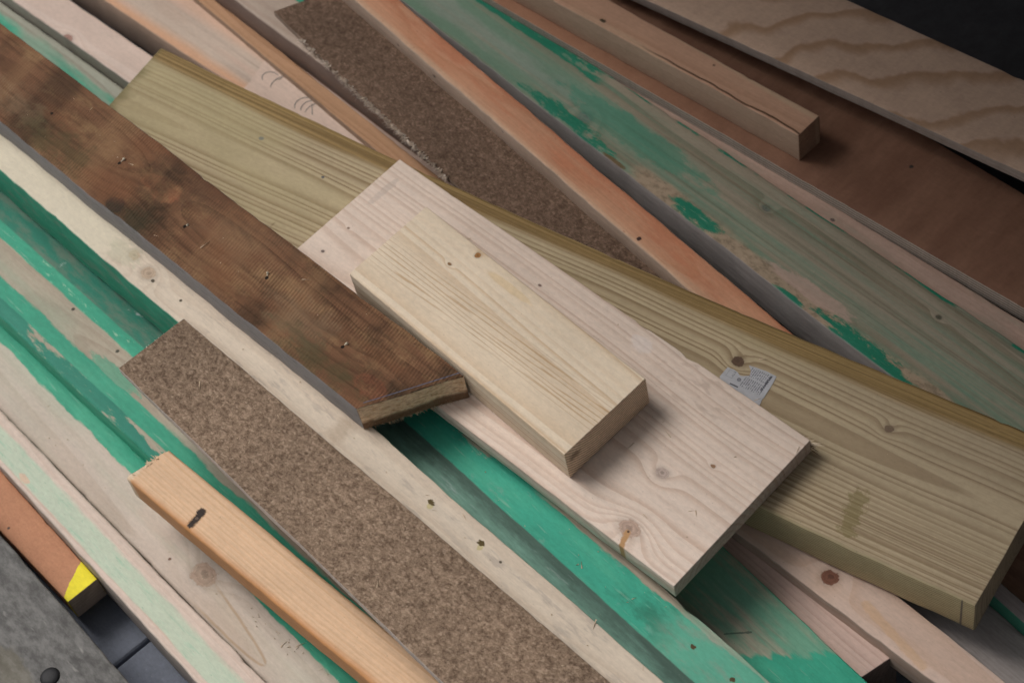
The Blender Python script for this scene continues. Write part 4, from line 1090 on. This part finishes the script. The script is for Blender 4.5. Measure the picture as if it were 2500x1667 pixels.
hm2 = hardboard('hardboard_dark', 5.0, (0.085, 0.053, 0.036), (0.205, 0.135, 0.098), (0.27, 0.19, 0.145), (0.34, 0.27, 0.22))
hb2 = board('hardboard_far', 'hardboard_strip', hm2, 'darker brown hardboard strip with a frayed edge beside the orange batten', 'hardboard', radius=0.0006, nx=40, rough_far=0.001)
fz = plain('pale_fray', (0.80, 0.70, 0.61), 0.95, 0.3)
_, _, q, th = BOARDS['hardboard_far']
FL, NL = Vector(q[0]), Vector(q[3])
items = []
for i in range(560):
    t = 0.07 + 0.36 * random.random() ** 0.8
    p = FL.lerp(NL, t)
    dens = 0.5 + nz(t * 60, 7.7)
    if random.random() > 0.35 + dens: continue
    items.append(((p.x, p.y + 0.0015, -random.uniform(0.0, 0.005)), (random.uniform(-.6, 1.0), -random.uniform(0.5, 1.2), random.uniform(-.3, .9)), random.uniform(0.003, 0.009), random.uniform(0.0007, 0.0017)))
spikes('frayed_edge', hb2, fz, items)

k = M['orange_batten']
c = start('orange_pine', 24.7)
cl = wood(c, (0.55, 0.285, 0.175), (0.44, 0.19, 0.10), y0=0.01, z0=-0.09, spacing=0.004, tilt=0.006, warp=0.004, strength=0.8, fibre=0.2, tint=0.2)
red = smooth(noise(vec(c.x * 9, c.y * 50, 0.0), 1.0, 3.0, 0.6) + smooth(c.y, 0.005, 0.036) * 0.22, 0.52, 0.74)
cl = mix(cl, (0.50, 0.185, 0.10), red * 0.7)
cl = mix(cl, (0.56, 0.38, 0.26), smooth(c.y + (noise(vec(c.x * 6, c.y * 200, 0.0), 1.0, 4.0, 0.7) - 0.5) * 0.016, 0.008, 0.001) * 0.7)
spk = smooth(noise(vec(c.x * 90, c.y * 200, 0.0), 1.0, 2.0), 0.70, 0.76)
cl = mix(cl, (0.36, 0.13, 0.07), spk * 0.6)
cl = mix(cl, scale((0.47, 0.355, 0.285), 0.9 + noise(vec(c.x * 8, c.z * 130, 0.0), 1.0, 2.0) * 0.25), c.side)
cl = mix(cl, (0.03, 0.022, 0.02), dot(c, (k['k1'][0], 0.001), 0.0024, 1.8, -0.012))
cl = mix(cl, (0.055, 0.03, 0.026), dot(c, k['k2'], 0.0024))
cl = mix(cl, (0.16, 0.13, 0.13), dot(c, (k['d1'][0], 0.001), 0.002, 1.2, -0.014))
cl = mix(cl, (0.20, 0.19, 0.20), dot(c, (k['d2'][0], 0.001), 0.0017, 1.2, -0.006))
finish(c, cl, 0.6, 0.25)
board('orange_batten', 'batten', c.mat, 'long orange-red batten between the dark hardboard strip and the weathered green board', 'batten', radius=0.002, nx=50, wob=0.0007)

# weathered green board
k = M['weathered_green']
c = start('weathered_paint', 25.4)
cl = wood(c, (0.345, 0.295, 0.225), (0.20, 0.165, 0.11), y0=0.02, z0=-0.07, spacing=0.0075, tilt=0.004, warp=0.004, strength=0.7,
          knots=((k['k1'][0], k['k1'][1], 0.0068, (0.20, 0.19, 0.175), 1.2, 2.0), (k['k2'][0], k['k2'][1], 0.0035, (0.17, 0.16, 0.14), 1.3, 2.0),
                 (k['k3'][0], k['k3'][1], 0.0016, (0.10, 0.11, 0.09), 1.0, 1.0), (k['k4'][0], k['k4'][1], 0.0022, (0.13, 0.12, 0.09), 1.3, 2.0)), fibre=0.16, tint=0.12)
edges(c, 'weathered_green')
wv = (noise(vec(c.x * 13, c.y * 60, 2.0), 1.0, 4.0, 0.66) - 0.5)
wash = smooth(noise(vec(c.x * 2.2 + 1, c.y * 55, 0.0), 1.0, 5.0, 0.66) + smooth(c.x, 1.0, 0.4) * 0.12 + smooth(c.yl, 0.07, 0.02) * 0.06, 0.46, 0.70)
cl = mix(cl, (0.13, 0.285, 0.205), wash * 0.75)
cl = mix(cl, (0.34, 0.355, 0.315), smooth(absf(c.y - 0.018 + wv * 0.04), 0.016, 0.002) * smooth(c.x, 0.68, 0.46) * 0.5)
dkl = smooth(noise(vec(c.x * 1.3, c.y * 120 - c.x * 1.2, 3.0), 1.0, 4.0, 0.66), 0.50, 0.66) * smooth(c.x, 0.40, 0.75)
cl = mix(cl, (0.14, 0.125, 0.08), dkl * 0.55)
cl = mix(cl, (0.05, 0.26, 0.175), blob(c, (k['g7'][0] + 0.03, k['g7'][1] + 0.016), 0.10, 0.016, 0.7, 60.0) * 0.55)
# bare tan band along the near-left edge
bn = smooth(c.yl + wv * 0.024, 0.020, 0.013) * smooth(c.x + wv * 0.05, 0.665, 0.685)
tan_ = mix((0.43, 0.315, 0.225), (0.27, 0.195, 0.135), smooth(noise(vec(c.x * 70 + c.y * 90, c.y * 120 - c.x * 60, 0.0), 1.0, 3.0, 0.65), 0.42, 0.66))
cl = mix(cl, tan_, bn * 0.92)
cl = mix(cl, (0.49, 0.35, 0.29), blob(c, (0.897, -0.001), 0.05, 0.008, 0.6, 120.0) * 0.8)
# solid paint left on it
stripe = smooth(absf(c.yr - 0.0085 + wv * 0.016), 0.0080, 0.0060) * smooth(c.x + wv * 0.05, 0.575, 0.55)
p_g = mx(blob(c, k['g1'], 0.055, 0.0075, 0.7, 110.0), mx(blob(c, (k['g3'][0] - 0.012, k['g3'][1] - 0.001), 0.032, 0.0085, 0.55, 120.0), blob(c, (k['g5'][0] + 0.012, k['g5'][1] - 0.006), 0.055, 0.012, 0.65, 130.0)))
p_g = mx(p_g, mx(blob(c, k['g4'], 0.02, 0.004, 0.5, 120.0), smooth(c.yl + wv * 0.016, 0.0085, 0.0060) * smooth(c.x, 0.96, 1.0)))
p_g = mx(p_g, blob(c, (k['g2'][0] - 0.005, k['g2'][1] + 0.004), 0.032, 0.006, 0.6, 110.0))
edgeg = smooth(c.yr + wv * 0.008, 0.0034, 0.0020) * smooth(noise1(c.x, 16.0, 2.0), 0.47, 0.53)
cl = paint_green(c, cl, sat(mx(mx(stripe, p_g), edgeg)), 0.1, 0.5, wear=0.35, main=(0.022, 0.195, 0.120))
cl = mix(cl, (0.16, 0.095, 0.045), blob(c, k['br'], 0.016, 0.003, 0.4, 150.0) * 0.9)
cl = mix(cl, scale((0.50, 0.45, 0.44), 0.8 + noise(vec(c.x * 9, c.z * 150, 0.0), 1.0, 3.0) * 0.4), c.side * 0.95)
finish(c, cl, None, 0.35)
board('weathered_green', 'weathered_board', c.mat, 'wide weathered board with flaking green paint right of the orange batten', 'board', radius=0.0016, nx=70, wob=0.0008)

k = M['pink_plank']
c = start('pinkish_plank', 26.6)
cl = wood(c, (0.48, 0.335, 0.27), (0.37, 0.245, 0.19), y0=0.03, z0=-0.06, spacing=0.004, warp=0.004, strength=0.5, fibre=0.18, tint=0.15)
wv = (noise(vec(c.x * 30, c.y * 90, 2.0), 1.0, 3.0, 0.66) - 0.5)
cl = mix(cl, (0.33, 0.30, 0.24), smooth(noise(vec(c.x * 10, c.y * 70, 0.0), 1.0, 3.0), 0.5, 0.7) * 0.5)
cl = mix(cl, (0.07, 0.06, 0.05), dot(c, k['k1'], 0.0028, 1.4))
cl = mix(cl, (0.14, 0.10, 0.09), dot(c, k['k2'], 0.0019, 1.4))
finish(c, cl, 0.7, 0.3)
board('pink_plank', 'plank', c.mat, 'pinkish plank in the gap between the weathered green board and the brown plywood', 'plank', radius=0.0012, nx=50, wob=0.0006)

# plywoods
k = M['brown_ply']
c = start('brown_plywood', 27.7)
n1 = noise(vec(c.x * 30, c.y * 8, 0.0), 1.0, 4.0, 0.6)
n2 = noise(vec(c.x * 300, c.y * 60, 1.0), 1.0, 3.0, 0.6)
n3 = noise(vec(c.x * 5, c.y * 5, 2.0), 1.0, 2.0)
cl = mix((0.185, 0.092, 0.060), (0.245, 0.130, 0.086), smooth(n1, 0.3, 0.7))
cl = scale(cl, 0.78 + n2 * 0.24 + n3 * 0.25)
cl = mix(cl, (0.44, 0.22, 0.13), smooth(c.x, 0.72, 0.35) * smooth(c.y, 0.05, 0.0) * 0.6)  # lit far left part of the sheet painted in as brighter orange-brown
cl = mix(cl, (0.05, 0.04, 0.035), dot(c, k['d1'], 0.0022))
lam = smooth(sin(c.z * 1900.0), -0.3, 0.3)
lamc = mix((0.44, 0.38, 0.33), (0.27, 0.22, 0.185), lam)
cl = mix(cl, scale(lamc, 0.8 + n2 * 0.4), mx(c.side, c.end))
c.h = n2
finish(c, cl, 0.6, 0.15)
board('brown_ply', 'plywood_sheet', c.mat, 'dark reddish brown plywood sheet under the split beam', 'plywood', radius=0.0005, nx=30, wob=0.0003)

c = start('wavy_plywood', 28.3)
wv = noise(vec(c.x * 5.0 + 1.5, c.y * 7.0, 0.0), 1.0, 2.0, 0.5, 0.6)
t = (c.y * 17.0 - c.x * 13.0) + wv * 3.4 + (noise(vec(c.x * 16 + c.y * 10, c.y * 16, 8.0), 1.0, 3.0, 0.6) - 0.5) * 0.7 + (noise(vec(c.x * 40, c.y * 14, 2.0), 1.0, 3.0, 0.6) - 0.5) * 0.15
fr = frac(t)
bandm = smooth(fr, 0.40, 0.74) * smooth(fr, 0.86, 0.76) * 0.9
fib = noise(vec(c.x * 140, c.y * 30, 0.0), 1.0, 4.0, 0.65)
cl = mix((0.55, 0.38, 0.285), (0.34, 0.19, 0.10), bandm * (0.55 + 0.45 * noise(vec(c.x * 6, c.y * 6, 4.0), 1.0, 1.0)))
cl = scale(cl, 0.85 + fib * 0.3)
lam = smooth(sin(c.z * 1750.0 - c.x * 62.0), -0.3, 0.3)
lamc = mix((0.42, 0.35, 0.31), (0.27, 0.21, 0.18), noise(vec(c.x * 6.0, c.z * 420.0, 0.0), 1.0, 2.0))
cl = mix(cl, scale(lamc, 0.8 + fib * 0.4), mx(c.side, c.end))
c.h = fib
finish(c, cl, 0.65, 0.2)
board('wavy_ply', 'plywood_sheet', c.mat, 'pale plywood sheet with wavy grain in the upper right corner', 'plywood', radius=0.0005, nx=30, wob=0.0003)

k = M['split_beam']
c = start('split_pine', 29.2)
cl = wood(c, (0.53, 0.315, 0.215), (0.42, 0.23, 0.145), y0=0.04, z0=-0.07, spacing=0.005, tilt=0.003, warp=0.003, strength=0.45, fibre=0.1, end_dark=0.5)
cl = mix(cl, (0.53, 0.40, 0.27), smooth(noise(vec(c.x * 4, c.y * 45, 0.0), 1.0, 2.0), 0.5, 0.68) * 0.5)
cl = mix(cl, (0.45, 0.33, 0.25), c.side * 0.8)
(c0x, c0y), (c1x, c1y) = k['c0'], k['c1']
edges(c, 'split_beam')
ck = smooth(absf(c.yl - 0.0030 + (noise1(c.x, 25.0, 2.0) - 0.5) * 0.004), 0.0015, 0.0006) * smooth(c.x, 0.40, 0.46)
cl = mix(cl, (0.07, 0.035, 0.02), ck * 0.85 * (1.0 - c.end) * (1.0 - c.side))
cl = mix(cl, (0.07, 0.05, 0.03), dot(c, k['d1'], 0.002, 2.0))
cl = mix(cl, (0.22, 0.13, 0.09), dot(c, k['d2'], 0.0015, 1.2))
finish(c, cl, 0.65, 0.3)
board('split_beam', 'squared_timber', c.mat, 'square pinkish beam with a long split, lying on the brown plywood', 'beam', radius=0.0016, nx=40, wob=0.0006)

c = start('far_green_paint', 30.1)
cl = paint_green(c, (0.3, 0.3, 0.25), 1.0, 0.2, 0.2)
finish(c, cl, 0.6, 0.1)
board('far_green', 'painted_batten', c.mat, 'green painted batten at the top edge behind the far hardboard strip', 'batten', radius=0.001, nx=10)
